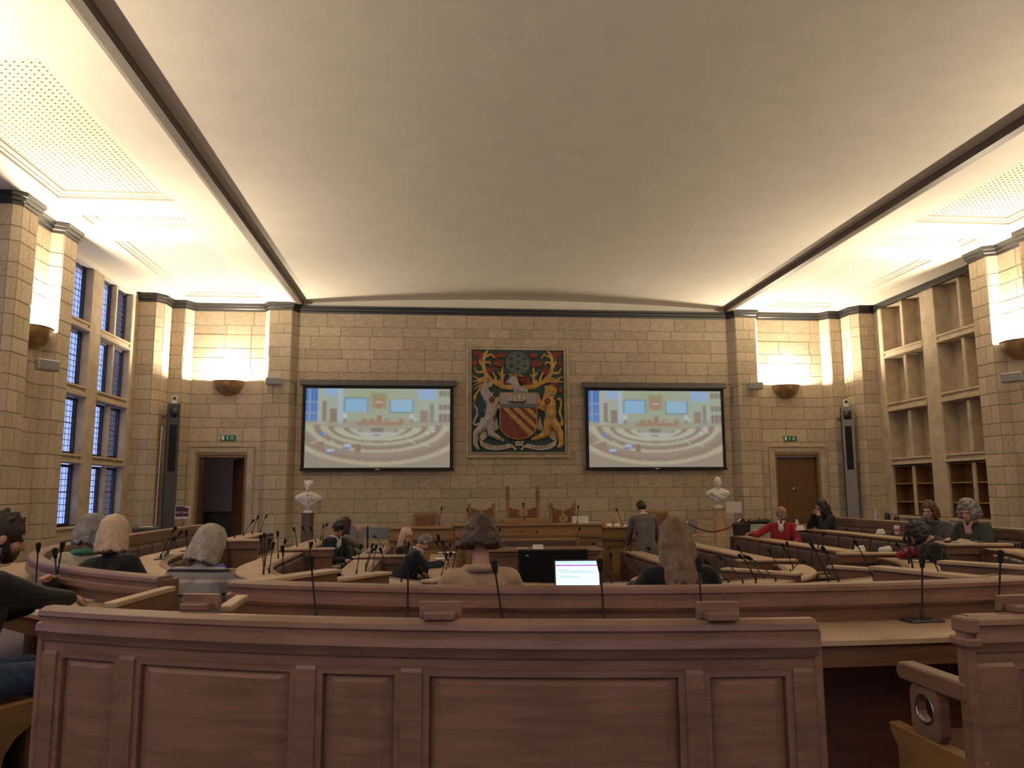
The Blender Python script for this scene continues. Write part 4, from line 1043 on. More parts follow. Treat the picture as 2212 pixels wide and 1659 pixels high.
# ================================================================= BUSTS ON COLUMNS
REM = []      # objects whose voxel remesh is applied at the end
def remesh(o, vox, smooth=3, fac=.5):
    md = o.modifiers.new('union', 'REMESH'); md.mode = 'VOXEL'; md.voxel_size = vox; md.use_smooth_shade = True
    if smooth: s = o.modifiers.new('soft', 'SMOOTH'); s.iterations = smooth; s.factor = fac
    REM.append(o); return o
def bust(label, u, y, z, rz, bare):
    t = thing('marble_bust', label, 'bust', (u,y,z), rz)
    m = MB(); m.lathe([(0,0),(.095,0),(.10,.02),(.085,.035),(.06,.05),(.055,.075),(.075,.09),(.09,.10),(0,.105)], seg=20); m.build('socle', MARBLE, t, smooth=40)
    m = MB()
    m.ell((0,0,.20),(.12,.085,.11)); m.ell((0,.01,.30),(.19,.10,.10)); m.cone((-.19,.0,.30),(-.06,.0,.37),.075,.06); m.cone((.19,0,.30),(.06,0,.37),.075,.06)
    m.cone((-.20,0,.29),(-.14,0,.22),.07,.05); m.cone((.20,0,.29),(.14,0,.22),.07,.05)
    m.cone((0,0,.36),(0,-.015,.46),.062,.055)
    m.ell((0,-.015,.565),(.078,.098,.105)); m.ell((0,-.05,.50),(.055,.065,.06)); m.cone((0,-.105,.565),(0,-.128,.535),.011,.016,8); m.ell((0,-.10,.475),(.03,.02,.02))
    m.ell((-.08,0,.55),(.012,.022,.03)); m.ell((.08,0,.55),(.012,.022,.03)); m.ell((0,-.085,.585),(.06,.02,.014)); m.ell((0,-.108,.507),(.024,.01,.007))
    if not bare:
        for s in (-1,1):
            m.cone((s*.05,-.085,.37),(s*.02,-.115,.24),.022,.02); m.cone((s*.06,-.04,.41),(s*.035,-.09,.36),.02,.018); m.ell((s*.075,-.0,.61),(.02,.07,.06))
        m.ell((0,-.085,.375),(.045,.02,.018))
    else:
        for k in range(5): m.cone((-.17+.05*k,-.07-.01*k,.33-.02*k),(.02+.03*k,-.11,.2),.016,.012)
    b = m.build('figure', MARBLE, t); remesh(b, .007, 2)
    return t
def pillar(label, u, y, z0, z1, r, m_):
    t = thing('bust_column', label, 'column', (u,y,z0)); h = z1-z0
    m = MB(); m.lathe([(0,0),(r*1.35,0),(r*1.35,.08),(r*1.2,.10),(r*1.1,.12),(r*1.02,.14),(r*.98,h-.08),(r*.98,h-.03)]+[(0,h-.03)], seg=24); m.build('shaft', m_, t, smooth=40)
    m = MB(); m.lathe([(0,h-.03),(r*1.12,h-.03),(r*1.12,h),(0,h)], seg=24); m.build('capital', m_, t, smooth=40)
uL, zL = (-4.446,1.097); uR, zR = (4.225,1.136)
pillar('purple-brown granite column carrying the bust left of the dais', uL, 16.5, -.05, zL, .125, GRANITE)
bust('white marble bust in a coat on the purple-brown column', uL, 16.5, zL, math.radians(6), False)
pillar('honey-coloured marble column carrying the bust right of the dais', uR, 16.6, 0.0, zR, .115, SIENA)
bust('white marble bust with draped shoulders on the honey column', uR, 16.6, zR, math.radians(-6), True)
# ================================================================= SIGN STANDS, ROPE, CASES
PURP = mat('purple_sign', (0.05,0.013,0.042), 0.5, var=.05)
def sign_stand(label, u, y, z, zc, w, h, face, rz, tilt):
    t = thing('sign_stand', label, 'sign', (u,y,z), rz); zz = zc-z
    m = MB(); m.lathe([(0,0),(.16,0),(.16,.015),(.02,.03),(0,.03)], seg=20); m.build('base', CHROME, t, smooth=40)
    m = MB(); m.cone((0,0,.02),(0,0,zz-h/2+.02),.014,.014,8,0); m.build('post', CHROME, t, smooth=40)
    m = MB(); m.box((-w/2,-.012,zz-h/2),(w/2,.012,zz+h/2)); b = m.build('board', CARD, t, bevel=.004)
    if face:
        m = MB(); m.box((-w/2+.012,-.0145,zz-h/2+.045),(w/2-.02,-.0125,zz+h/2-.01)); m.build('purple_poster', PURP, b)
        m = MB(); m.box((w/2-.09,-.0165,zz+h/2-.035),(w/2-.02,-.0148,zz+h/2-.018)); m.build('corner_strip', PAPER, b)
        cu = bpy.data.curves.new('sign_text','FONT'); cu.body = 'EXIT ONLY'; cu.size = .052; cu.align_x = 'CENTER'; cu.extrude = .0008
        me = bpy.data.meshes.new_from_object(bpy.data.objects.new('tmp_text', cu)); me.materials.append(PAPER)
        o = link('lettering', me, b, (0,-.0152,zz-.02)); o.rotation_euler = (PI/2,0,0)
    return t
uP, zP = (-6.643,1.146)
sign_stand('purple sign reading EXIT ONLY on a post near the open door', uP, 15.6, 0.0, zP, .27, .245, True, math.radians(4), 0)
uW, zW = (4.182,1.165)
sign_stand('blank white sign board on a thin post beside the honey column', uW, 15.6, 0.0, zW, .33, .225, False, 0, 0)
t = thing('rope_post', 'short black barrier post holding the red rope', 'post', ((2.81,0.815)[0],14.6,0.0))
zt = (2.816,0.978)[1]
m = MB(); m.lathe([(0,0),(.15,0),(.15,.02),(.03,.04),(0,.04)], seg=18); m.build('base', BLACKP, t, smooth=40)
m = MB(); m.cone((0,0,.03),(0,0,zt-.03),.022,.022,10,1); m.build('post', BLACKP, t, smooth=40)
m = MB(); m.lathe([(0,0),(.028,0),(.03,.03),(0,.05)], (0,0,zt-.04), 12); m.build('top_cap', BLACKP, t, smooth=40)
t = thing('rope_post', 'chrome-topped black barrier post behind the black bin', 'post', ((4.198,0.956)[0],15.2,0.0))
zt2 = (4.199,0.983)[1]
m = MB(); m.lathe([(0,0),(.15,0),(.15,.02),(.03,.04),(0,.04)], seg=18); m.build('base', BLACKP, t, smooth=40)
m = MB(); m.cone((0,0,.03),(0,0,zt2-.02),.022,.022,10,1); m.build('post', BLACKP, t, smooth=40)
m = MB(); m.lathe([(0,0),(.03,0),(.032,.03),(0,.05)], (0,0,zt2-.04), 12); m.build('top_cap', CHROME, t, smooth=40)
A_ = Vector(((2.875,0.951)[0],14.62,zt-.06)); B_ = Vector(((4.143,0.975)[0],15.18,zt2-.05))
t = thing('barrier_rope', 'red rope sagging between the black barrier posts', 'rope', tuple(A_))
m = MB(); m.tube([A_.lerp(B_, k/20)-A_-Vector((0,0,.20*(1-(2*k/20-1)**2))) for k in range(21)], .017, 8); m.build('rope', REDROPE, t, smooth=60)
m = MB(); m.cone((0,0,0),tuple((B_-A_)*.05-Vector((0,0,.04))),.02,.02,8,1); m.cone(tuple(B_-A_),tuple((B_-A_)*.95-Vector((0,0,.04))),.02,.02,8,1); o=m.build('end_hooks', CHROME, t, smooth=60); o['kind']='stuff'
# black bin, grey cabinet with garland
t = thing('waste_bin', 'black tapered bin standing at the end of the bench by the rope', 'bin', ((3.99,14.75,0.71)[0],14.75,0))
zb = (3.997,0.876)[1]
m = MB(); m.add([(x*(.10 if z == 0 else .13),y*(.10 if z == 0 else .13),z) for z in (0,zb) for x,y in ((-1,-1),(1,-1),(1,1),(-1,1))],[(0,3,2,1),(4,5,6,7),(0,1,5,4),(1,2,6,5),(2,3,7,6),(3,0,4,7)]); m.build('body', BLACKP, t, bevel=.01)
m = MB(); m.box((-.14,-.14,zb-.03),(.14,.14,zb)); m.build('rim', BLACKP, t, bevel=.006)
t = thing('grey_cabinet', 'low grey cabinet topped with a dark garland behind the bin', 'cabinet', ((4.845,16.2,0.725)[0],16.2,0))
zc = (4.848,0.792)[1]
m = MB(); m.box((-.32,-.2,.0),(.30,.2,zc)); m.build('body', GREYL, t, bevel=.008)
m = MB(); m.box((-.30,-.21,.05),(.28,-.2,zc-.05)); m.build('door', GREYL, t, bevel=.006)
GARL = mat('garland_green', (0.015,0.022,0.01), .9, var=.5, scale=40)
t = thing('garland', 'dark evergreen garland lying along the grey cabinet top', 'garland', ((4.845,16.2,0.725)[0],16.1,zc))
m = MB(); rr = random.Random(4)
for k in range(150):
    x = -.33+.66*rr.random(); y = rr.uniform(-.08,.08); z = .045+rr.uniform(-.03,.05)
    m.cone((x,y,z),(x+rr.uniform(-.06,.06),y+rr.uniform(-.06,.06),max(.01,z+rr.uniform(-.04,.06))),.007,.003,5,0)
m.tube([(-.34,0,.035),(0,.02,.05),(.34,0,.035)],.03,8); m.build('needles', GARL, t)['kind'] = 'stuff'
# ================================================================= SIDE TABLES
def side_table(label, u0, u1, y0, y1, z):
    t = thing('side_table', label, 'table', ((u0+u1)/2,(y0+y1)/2,0)); a, b = (u1-u0)/2, (y1-y0)/2
    m = MB(); m.box((-a,-b,z-.035),(a,b,z)); m.build('table_top', OAK, t, bevel=.005)
    m = MB(); m.box((-a+.03,-b+.03,z-.13),(a-.03,b-.03,z-.035)); m.build('apron', OAK_D, t)
    for i in (-1,1):
        for j in (-1,1):
            m = MB(); m.box((i*(a-.05)-.03,j*(b-.05)-.03,0),(i*(a-.05)+.03,j*(b-.05)+.03,z-.13)); m.build('leg', OAK_D, t)
    return t
side_table('long dark oak table below the stone recesses', 7.05, 7.55, 13.3, 16.1, .86)
side_table('long dark table under the tall windows', -7.55, -7.0, 12.9, 16.0, .80)

# ================================================================= CARVED COAT OF ARMS
TEAL = mat('crest_teal', (0.022,0.075,0.072), 0.6, var=.4, scale=12)
CGOLD = mat('crest_gold', (0.47,0.29,0.075), 0.42, metal=.25, var=.45, scale=9)
CRED = mat('crest_red', (0.20,0.035,0.02), 0.55, var=.35, scale=9)
CSILV = mat('crest_silver', (0.40,0.37,0.35), 0.45, metal=.15, var=.3, scale=9)
CCREAM = mat('crest_cream', (0.55,0.48,0.37), 0.6, var=.2)
CBLUE = mat('crest_sea', (0.10,0.14,0.18), 0.5, var=.4, scale=25)
CCHIEF = mat('crest_chief', (0.36,0.32,0.33), 0.5, var=.1)
CDARK = mat('crest_dark', (0.05,0.035,0.02), 0.6)
CGREY = mat('crest_globe', (0.09,0.12,0.10), 0.5, var=.3)
cr = thing('coat_of_arms', 'large carved painted coat of arms with lion, antelope and striped shield between the screens', 'coat of arms', (-.02,17.49,3.538))
KS = .001758
def K(X, Y, y=0): return ((X-765)*KS, y, (817-Y)*KS)
m = MB(); m.box((-1.05,-.02,-1.155),(1.05,0.01,1.155)); m.build('teal_ground', TEAL, cr)
m = MB()
for e0, e1, pr in ((0,.06,.05),(.06,.10,.03),(.10,.125,.06)):
    x0, z0, d = 1.175-e0, 1.285-e0, e1-e0
    for b in ((-x0,x0,z0-d,z0),(-x0,x0,-z0,-z0+d),(-x0,-x0+d,-z0+d,z0-d),(x0-d,x0,-z0+d,z0-d)): m.box((b[0],-pr,b[2]),(b[1],.01,b[3]))
m.build('stone_frame', STONE_P, cr, bevel=.004)
def plate(name, poly, m_, y0, y1, par=None, bevel=.006):
    mm = MB(); k = len(poly); P = [K(X,Y) for X,Y in poly]
    mm.add([(x,-y0,z) for x,_,z in P]+[(x,-y1,z) for x,_,z in P],[tuple(range(k)),tuple(range(2*k-1,k-1,-1))]+[(j,(j+1)%k,k+(j+1)%k,k+j) for j in range(k)])
    return mm.build(name, m_, par or cr, bevel=bevel)
def organic(name, chains, m_, y=.04, flat=.55, vox=.012, ells=(), par=None, smooth=2):
    mm = MB()
    for pts, r0, r1 in chains:
        n = len(pts)-1
        for i in range(n):
            ra = r0+(r1-r0)*i/n; rb = r0+(r1-r0)*(i+1)/n
            (x0,_,z0),(x1,_,z1) = K(*pts[i]), K(*pts[i+1]); mm.cone((x0,0,z0),(x1,0,z1),ra*KS,rb*KS,9,2)
    for X, Y, a, b in ells:
        x,_,z = K(X,Y); mm.ell((x,0,z),(a*KS,max(a,b)*.7*KS,b*KS))
    o = mm.build(name, m_, par or cr, loc=(0,-y,0)); o.scale = (1,flat,1)
    return remesh(o, vox, smooth)
def mir(l): return [([(1530-x, y) for x, y in p], a, b) for p, a, b in l]
fr_ = [([(690,650),(560,640),(430,570),(345,470),(315,350),(330,220),(375,175)],40,16),([(330,260),(420,215),(460,262)],22,12),([(330,330),(395,315),(415,355)],20,10),([(312,380),(270,320),(282,280)],20,9),
  ([(330,455),(240,455),(200,395)],24,10),([(370,520),(260,545),(185,500)],24,10),([(440,565),(300,570),(180,570)],22,10),([(480,600),(475,520),(440,450)],24,12),([(550,640),(565,520),(510,450)],26,12),([(560,520),(600,480)],20,12),([(555,500),(565,380)],22,9),([(530,560),(560,590)],20,10)]
organic('red_mantling_left', [], CRED, .03, .5, .012, [(230,200,55,35),(290,240,45,60),(520,335,85,55),(400,430,75,55),(560,225,65,45),(600,600,55,35),(215,330,40,50),(470,240,40,40)])
organic('gold_leaf_left', fr_, CGOLD, .06, .55)
organic('red_mantling_right', [([(790,540),(900,590),(970,610)],45,30)], CRED, .03, .5, .012, [(1300,200,55,35),(1240,240,45,60),(1010,335,85,55),(1130,430,75,55),(970,225,65,45),(1230,610,70,40),(1315,330,40,50),(1300,680,50,40),(850,545,80,45)])
organic('gold_leaf_right', mir(fr_), CGOLD, .06, .55)
m = MB(); n = 32; gx,_,gz = K(765,330)
m.lathe([(0,0),(158*KS,0),(158*KS,.03),(148*KS,.04),(140*KS,.035),(0,.06)], seg=32); o = m.build('globe', CGREY, cr, smooth=30, loc=(gx,-.02,gz)); o.rotation_euler = (PI/2,0,0)
for X, Y in ((765,240),(675,275),(855,275),(765,325),(680,370),(855,370),(765,412)):
    x,_,z = K(X,Y); m = MB(); m.ell((x,-.075,z),(.014,.012,.034),seg=8,rings=6); m.ell((x-.024,-.072,z+.004),(.024,.008,.012),seg=8,rings=5); m.ell((x+.024,-.072,z+.004),(.024,.008,.012),seg=8,rings=5); m.ell((x,-.075,z+.036),(.011,.01,.011),seg=7,rings=5); m.build('bee', CDARK, cr, smooth=60)
for k in range(6):
    (x0,_,z0),(x1,_,z1) = K(655+33*k,478+3*k), K(690+33*k,500+2*k); m = MB(); m.cone((x0,-.09,z0),(x1,-.09,z1),.022,.022,9,2); m.build('wreath_twist', CGOLD if k % 2 == 0 else CRED, cr, smooth=60)
organic('helmet', [([(700,545),(720,600),(740,660)],62,50),([(740,660),(850,690)],50,45),([(745,640),(735,720)],50,30),([(640,575),(700,555)],30,45)], CSILV, .07, .6)
sh = [(530,720),(1002,720)]+[(1002,1130)]+[(765+237*math.cos(a), 1125+190*math.sin(a)) for a in [PI*k/16 for k in range(1,16)]]+[(530,1130)]
shield = plate('shield', sh, CRED, .06, .115)
plate('chief', [(538,724),(996,724),(996,864),(538,864)], CCHIEF, .112, .122, shield, .003)
plate('sea_band', [(538,864),(996,864),(996,911),(538,911)], CBLUE, .112, .125, shield, .003)
for b in ([(560,914),(632,914),(950,1228),(905,1272)],[(690,914),(766,914),(998,1137),(985,1196)],[(835,914),(906,914),(999,1005),(999,1074)]): plate('gold_bend', b, CGOLD, .112, .12, shield, .002)
m = MB(); m.tube([Vector(K(X,Y))+Vector((0,-.112,0)) for X,Y in sh+[sh[0]]], .014, 7); m.build('gilt_rim', CGOLD, shield, smooth=60)
plate('ship_hull', [(625,828),(650,850),(845,858),(860,832),(870,800),(830,830)], CDARK, .12, .14, shield, .003)
for q in ([(690,750),(690,822),(628,822)],[(700,768),(738,760),(742,790),(702,800)],[(700,802),(745,795),(748,828),(700,830)],[(752,740),(790,742),(792,772),(752,775)],[(752,778),(796,776),(800,805),(752,808)],[(754,810),(800,808),(804,832),(756,834)],[(808,765),(842,768),(846,800),(810,798)],[(808,802),(846,804),(850,828),(810,830)]): plate('sail', q, CCREAM, .12, .136, shield, .003)
m = MB()
for x in (697,748,804): m.tube([Vector(K(x,742))+Vector((0,-.128,0)),Vector(K(x,832))+Vector((0,-.128,0))],.004,5)
m.build('masts', CDARK, shield)['kind'] = 'stuff'
organic('antelope', [([(410,610),(350,640)],34,42),([(340,640),(330,700),(380,780),(430,850)],48,80),([(430,850),(420,950),(385,1060)],80,66),([(385,1060),(300,1170),(225,1225),(215,1370),(250,1430)],62,20),([(400,1080),(410,1240),(500,1295),(570,1330)],60,18),([(440,850),(530,790),(560,770),(565,850)],42,22),([(430,900),(520,900),(545,890)],40,24),([(300,1050),(285,1110),(215,1135),(190,1110),(240,1000),(235,930),(200,880)],18,12),([(350,610),(335,585)],20,12)], CSILV, .085, .6)
organic('antelope_mane', [([(320,600),(260,680),(225,760),(195,860)],16,8),([(300,620),(240,640),(195,680)],14,7),([(300,660),(215,740),(185,800)],14,7),([(340,760),(400,760),(440,720)],16,12),([(330,940),(400,1000)],12,12),([(280,590),(220,610),(180,640)],12,6)], CGOLD, .11, .6)
organic('lion', [([(1130,860),(1150,780),(1180,700)],74,78),([(1165,850),(1180,960),(1180,1070)],88,66),([(1150,1080),(1130,1230),(1030,1285),(945,1310)],66,24),([(1210,1090),(1300,1240),(1315,1370),(1275,1410)],60,24),([(1120,870),(1045,850),(1005,750),(960,740)],46,24),([(1130,930),(1050,905),(1015,900)],42,24),([(1240,1060),(1270,1110),(1330,1130),(1330,1080),(1295,960),(1322,840),(1300,790),(1262,800)],20,14)], CGOLD, .085, .6, .012, [(1185,690,86,80),(1180,745,60,50),(1120,640,22,20),(1245,690,24,24)])
m = MB()
for X, Y in ((1160,700),(1208,702)): x,_,z = K(X,Y); m.ell((x,-.17,z),(.014,.01,.012),seg=8,rings=5)
x,_,z = K(1184,752); m.ell((x,-.155,z),(.035,.01,.016),seg=8,rings=5); m.build('lion_face_dark_spots', CDARK, cr)['kind'] = 'stuff'  # dark spots for the lion's eyes and muzzle
for X, Y in ((425,812),(1135,828)):
    x,_,z = K(X,Y); m = MB()
    for k in range(5): m.ell((x+.04*math.cos(2*PI*k/5+.3),-.165,z+.04*math.sin(2*PI*k/5+.3)),(.036,.018,.036),seg=9,rings=6)
    m.build('red_rose', CRED, cr, smooth=60)
    m = MB(); m.ell((x,-.185,z),(.018,.012,.018),seg=9,rings=6); m.build('rose_centre', CGOLD, cr, smooth=60)
for q in ([(480,1015),(500,1070),(520,1180),(440,1220),(455,1120)],[(1045,1015),(1075,1120),(1090,1220),(1010,1180),(1025,1070)]): plate('pale_obelisk', q, CCREAM, .02, .05)
for s in (0,1):
    q = [(265,1290),(300,1200),(350,1190),(370,1280),(310,1330)]; plate('ribbon_curl', q if not s else [(1530-x,y) for x,y in q][::-1], CCREAM, .02, .05)
    q = [(262,1300),(320,1350),(420,1388),(540,1392),(645,1368),(700,1410),(600,1440),(480,1456),(360,1438),(285,1392)]
    plate('motto_ribbon', q if not s else [(1530-x,y) for x,y in q][::-1], CCREAM, .03, .075)
    plate('ribbon_fold', [(655,1368),(700,1392),(745,1445),(720,1452),(680,1410)] if not s else [(1530-x,y) for x,y in [(655,1368),(700,1392),(745,1445),(720,1452),(680,1410)]][::-1], CCREAM, .03, .06)
plate('centre_ribbon', [(728,1335),(830,1335),(818,1400),(722,1395)], CCREAM, .03, .08); plate('ribbon_tail', [(752,1398),(790,1398),(785,1450),(757,1450)], CDARK, .03, .06)
def motto(txt, X, Y, size, rot, y):
    cu = bpy.data.curves.new('motto_text','FONT'); cu.body = txt; cu.size = size; cu.align_x = 'CENTER'; cu.extrude = .002; cu.space_character = 1.15
    me = bpy.data.meshes.new_from_object(bpy.data.objects.new('tmp_text', cu)); me.materials.append(CDARK)
    x,_,z = K(X,Y); o = link('motto_lettering', me, cr, (x,-y,z)); o.rotation_euler = (PI/2, 0, 0); o.rotation_euler.rotate_axis('Z', rot); return o
for ch, X, Y, r in zip('CONCILIO', (318,358,402,447,488,520,552,592), (1392,1412,1425,1432,1434,1434,1432,1424), (-.5,-.35,-.22,-.1,0,.05,.1,.16)): motto(ch, X, Y, .095, r, .078)
motto('ET', 775, 1382, .085, 0, .083)
for ch, X, Y, r in zip('LABORE', (945,992,1040,1088,1135,1180), (1428,1434,1434,1428,1416,1398), (-.12,-.03,.06,.18,.3,.42)): motto(ch, X, Y, .095, r, .078)
organic('ground_flowers', [], CCREAM, .03, .6, .01, [(500,1250,10,8),(545,1275,8,8),(620,1290,9,8),(700,1340,8,8),(850,1345,8,8),(900,1290,9,8),(990,1245,10,8),(1060,1330,8,8),(560,1350,8,8),(630,1350,7,7),(1000,1330,8,8)], smooth=0)['kind'] = 'stuff'

# ================================================================= GOOSENECK MICROPHONES
def mic(label, bh, group, plate=True, scale=1.0, bend=.03):
    b, h = Vector(bh[0]), Vector(bh[1])
    row = {.81:'P',.66:'Q',.54:'R',.42:'S',.8:'O'}.get(round(b.z,2))
    if row:   # stand the base on the desk of its ring
        p, n = PATHS[row][near(row, (b.x,b.y))]; o = (Vector((b.x,b.y))-p).dot(n); lo, hi = (.12,.44) if row == 'O' else (.08,.30)
        e = n*(min(max(o, lo), hi)-o); e2 = (p+n*min(max(o,lo),hi)) if (Vector((b.x,b.y))-p).length > abs(o)+.05 else Vector((b.x,b.y))+e
        h += Vector((e2.x-b.x, e2.y-b.y, 0)); b = Vector((e2.x, e2.y, b.z-(0 if row == 'O' else .004)))
    v = h-b
    t = thing('gooseneck_microphone', label, 'microphone', tuple(b), 0, group)
    if plate:
        i = min(((PATHS[r][k][0]-Vector((b.x,b.y))).length, r, k) for r in PATHS for k in range(0, len(PATHS[r]), 2)); n = PATHS[i[1]][i[2]][1]
        ax = (Vector((-n.y,n.x,0)), Vector((n.x,n.y,0)), Vector((0,0,1)))
        m = MB(); m.obox((0,0,.006),(.20,.11,.010),ax); pl = m.build('base_plate', DARKG, t, bevel=.003)
        m = MB()
        for k in (-1,1): c = ax[0]*(.045*k)-ax[1]*0+ax[1]*.03; m.ell((c.x,c.y,.012),(.007,.007,.003),seg=6,rings=4)
        m.build('button_lights', CHROME, pl)['kind'] = 'stuff'
    m = MB(); L = v.length; side = Vector((0,0,1)); r = .0052*scale
    pts = [Vector((0,0,0)),Vector((0,0,.06))+v*.02]
    for k in range(1,7):
        s = k/6; p = v*s; p = p+Vector((0,0,bend*math.sin(PI*s)))-v*(0); pts.append(p)
    m.tube(pts[:1]+[Vector((v.x*.03,v.y*.03,.05))]+pts[2:], [.011*scale,.010*scale]+[r]*6, 7); m.build('gooseneck', BLACKP, t, smooth=60)
    d = (pts[-1]-pts[-2]).normalized(); m = MB(); m.cone(v-d*.035, v+d*.012, .012*scale, .019*scale, 10, 3); m.build('foam_head', BLACKF, t, smooth=60)
    return t
FRONT = [((-2.321,4.848,0.8),(-2.356,4.828,1.133)),((-1.852,4.698,0.8),(-1.852,4.678,1.135)),((-1.389,4.554,0.8),(-1.436,4.534,1.118)),((-0.899,4.474,0.8),(-0.92,4.454,1.126)),((-0.412,4.412,0.8),(-0.43,4.392,1.127)),((0.768,4.395,0.8),(0.781,4.375,1.126)),((1.231,4.442,0.8),(1.261,4.422,1.138)),((1.756,4.641,0.8),(1.736,4.621,1.159))]
for bh, lab in zip(FRONT, ('leftmost microphone standing up from the long front ledge','front ledge microphone in front of the leaning navy suit','front ledge microphone beside the beige coat','front ledge microphone crossing the lit laptop screen','front ledge microphone crossing the long brown hair','front ledge microphone right of the near bench end','front ledge microphone left of the far-right block divider','front ledge microphone at the right edge of the view')):
    mic('black gooseneck, '+lab, bh, 'microphones on the long front ledge', True, 1.0, .0)
t = thing('microphone_plate', 'black base plate without a microphone on the front ledge left end', 'microphone', (-2.761,5.017,0.8))
m = MB(); m.obox((0,0,.006),(.21,.11,.010)); m.build('base_plate', DARKG, t, bevel=.003)
m = MB(); m.ell((-.04,-.02,.012),(.007,.007,.003),seg=6,rings=4); m.ell((.05,-.02,.012),(.007,.007,.003),seg=6,rings=4); m.build('button_lights', CHROME, t)['kind'] = 'stuff'
for bh, lab in zip([((-4.52,6.279,0.8),(-4.513,6.259,1.124)),((-4.217,5.992,0.8),(-4.174,5.972,1.148)),((-4.014,6.071,0.8),(-4.047,6.051,1.109))], ('before the grey-haired person with the scarf','rising in front of the blonde bob','right of the blonde bob over the bench end')):
    mic('microphone on the left curved desk, '+lab, bh, 'microphones on the left curved desk', True, 1.0, .0)
ORD = ['first','second','third','fourth','fifth','sixth','seventh','eighth','ninth','tenth','eleventh','twelfth','thirteenth','fourteenth','fifteenth']
def mics(desc, group, lst, **kw):
    lst = sorted(lst, key=lambda q: q[1][0])
    for k, bh in enumerate(lst): mic('gooseneck microphone on %s, %s from the left' % (desc, ORD[k]), bh, group, **kw)
mics('second ring desk by the open door', 'microphones on the second ring desk, left', [((-4.963,12.799,0.81),(-4.991,12.779,1.104)),((-4.954,13.322,0.81),(-4.804,13.302,1.055)),((-4.944,13.892,0.81),(-4.858,13.872,1.097)),((-4.95,14.517,0.81),(-4.852,14.497,1.094))], plate=False)
mics('second ring desk by the blue folder', 'microphones on the second ring desk, front', [((-3.538,6.996,0.81),(-3.388,6.976,1.088)),((-4.786,9.126,0.81),(-4.697,9.106,1.011)),((-4.716,8.871,0.81),(-4.578,8.851,1.127)),((-4.832,9.326,0.81),(-4.693,9.306,1.066)),((-4.745,10.018,0.81),(-4.761,9.998,1.033)),((-3.701,6.909,0.81),(-3.721,6.889,0.956))])
mics('third ring desk near the navy suits', 'microphones on the third ring desk, left', [((-3.62,8.613,0.66),(-3.566,8.593,1.004)),((-3.704,9.571,0.66),(-3.718,9.551,1.012)),((-3.559,9.104,0.66),(-3.603,9.084,1.016)),((-3.867,10.638,0.66),(-3.88,10.618,0.981)),((-3.858,10.934,0.66),(-3.837,10.914,0.862)),((-3.382,8.771,0.66),(-3.345,8.751,0.958)),((-3.152,8.406,0.66),(-3.167,8.386,0.947)),((-4.011,12.859,0.66),(-4.067,12.839,0.935)),((-3.848,13.047,0.66),(-3.962,13.027,0.947)),((-3.878,13.874,0.66),(-3.967,13.854,0.903)),((-3.876,14.393,0.66),(-3.824,14.373,0.919)),((-3.891,14.956,0.66),(-3.811,14.936,0.929)),((-2.886,8.104,0.66),(-2.829,8.084,1.004))], plate=False)
mics('fourth ring desk near the bending person', 'microphones on the fourth ring desk, left', [((-2.757,9.626,0.54),(-2.713,9.606,0.869)),((-2.596,10.046,0.54),(-2.514,10.026,0.794)),((-2.666,10.544,0.54),(-2.586,10.524,0.818)),((-2.47,9.638,0.54),(-2.431,9.618,0.86)),((-2.283,9.201,0.54),(-2.375,9.181,0.858)),((-2.19,8.769,0.54),(-2.115,8.749,0.935)),((-2.754,14.188,0.54),(-2.909,14.168,0.735))], plate=False)
mics('innermost ring beside the beige coat', 'microphones on the innermost ring, left', [((-2.077,10.098,0.42),(-1.994,10.078,0.721)),((-1.576,11.9,0.42),(-1.764,11.88,0.754)),((-1.564,11.824,0.42),(-1.73,11.804,0.819)),((-1.542,11.895,0.42),(-1.703,11.875,0.855)),((-1.545,11.749,0.42),(-1.636,11.729,0.762)),((-1.507,12.515,0.42),(-1.487,12.495,0.684)),((-1.747,10.377,0.42),(-1.684,10.357,0.69)),((-1.525,10.692,0.42),(-1.459,10.672,0.772))], plate=False)
mics('clerks table around the black display', 'microphones around the clerks table', [((-0.722,14.374,0.52),(-0.689,14.354,0.825)),((0.68,14.255,0.52),(0.758,14.235,0.833)),((-0.909,10.091,0.42),(-0.804,10.071,0.638)),((0.255,9.415,0.42),(0.247,9.395,0.746))], plate=False)
mics('the dais desk', 'microphones on the dais', [((-1.772,16.024,0.85),(-1.728,16.004,1.181)),((-1.159,15.561,0.89),(-1.224,15.541,1.151)),((-0.181,14.822,0.97),(-0.208,14.802,1.271)),((0.869,15.096,0.89),(0.889,15.076,1.207)),((1.8,15.279,0.83),(1.683,15.259,1.144))], plate=False)
mics('innermost ring by the standing person', 'microphones on the innermost ring, right', [((1.702,15.181,0.42),(1.732,15.161,0.703)),((1.706,14.928,0.42),(1.718,14.908,0.724)),((1.682,14.568,0.42),(1.826,14.548,0.741)),((0.697,9.55,0.42),(0.471,9.53,0.733)),((0.655,9.456,0.42),(0.434,9.436,0.626)),((0.983,9.767,0.42),(0.858,9.747,0.536))], plate=False)
mics('fourth ring behind the long brown hair', 'microphones on the fourth ring desk, right', [((2.787,14.616,0.54),(2.604,14.596,0.843)),((2.751,14.092,0.54),(2.705,14.072,0.872)),((1.4,8.175,0.54),(1.153,8.155,0.812)),((1.267,8.237,0.54),(1.027,8.217,0.756)),((1.402,8.868,0.54),(1.226,8.848,0.792)),((1.394,9.074,0.54),(1.186,9.054,0.777)),((1.533,8.156,0.54),(1.346,8.136,0.911)),((1.883,8.193,0.54),(1.588,8.173,0.79)),((2.075,8.771,0.54),(1.951,8.751,0.821)),((2.316,9.045,0.54),(2.478,9.025,0.672)),((2.594,9.569,0.54),(2.463,9.549,0.825)),((2.894,10.297,0.54),(2.854,10.277,0.797))], plate=False)
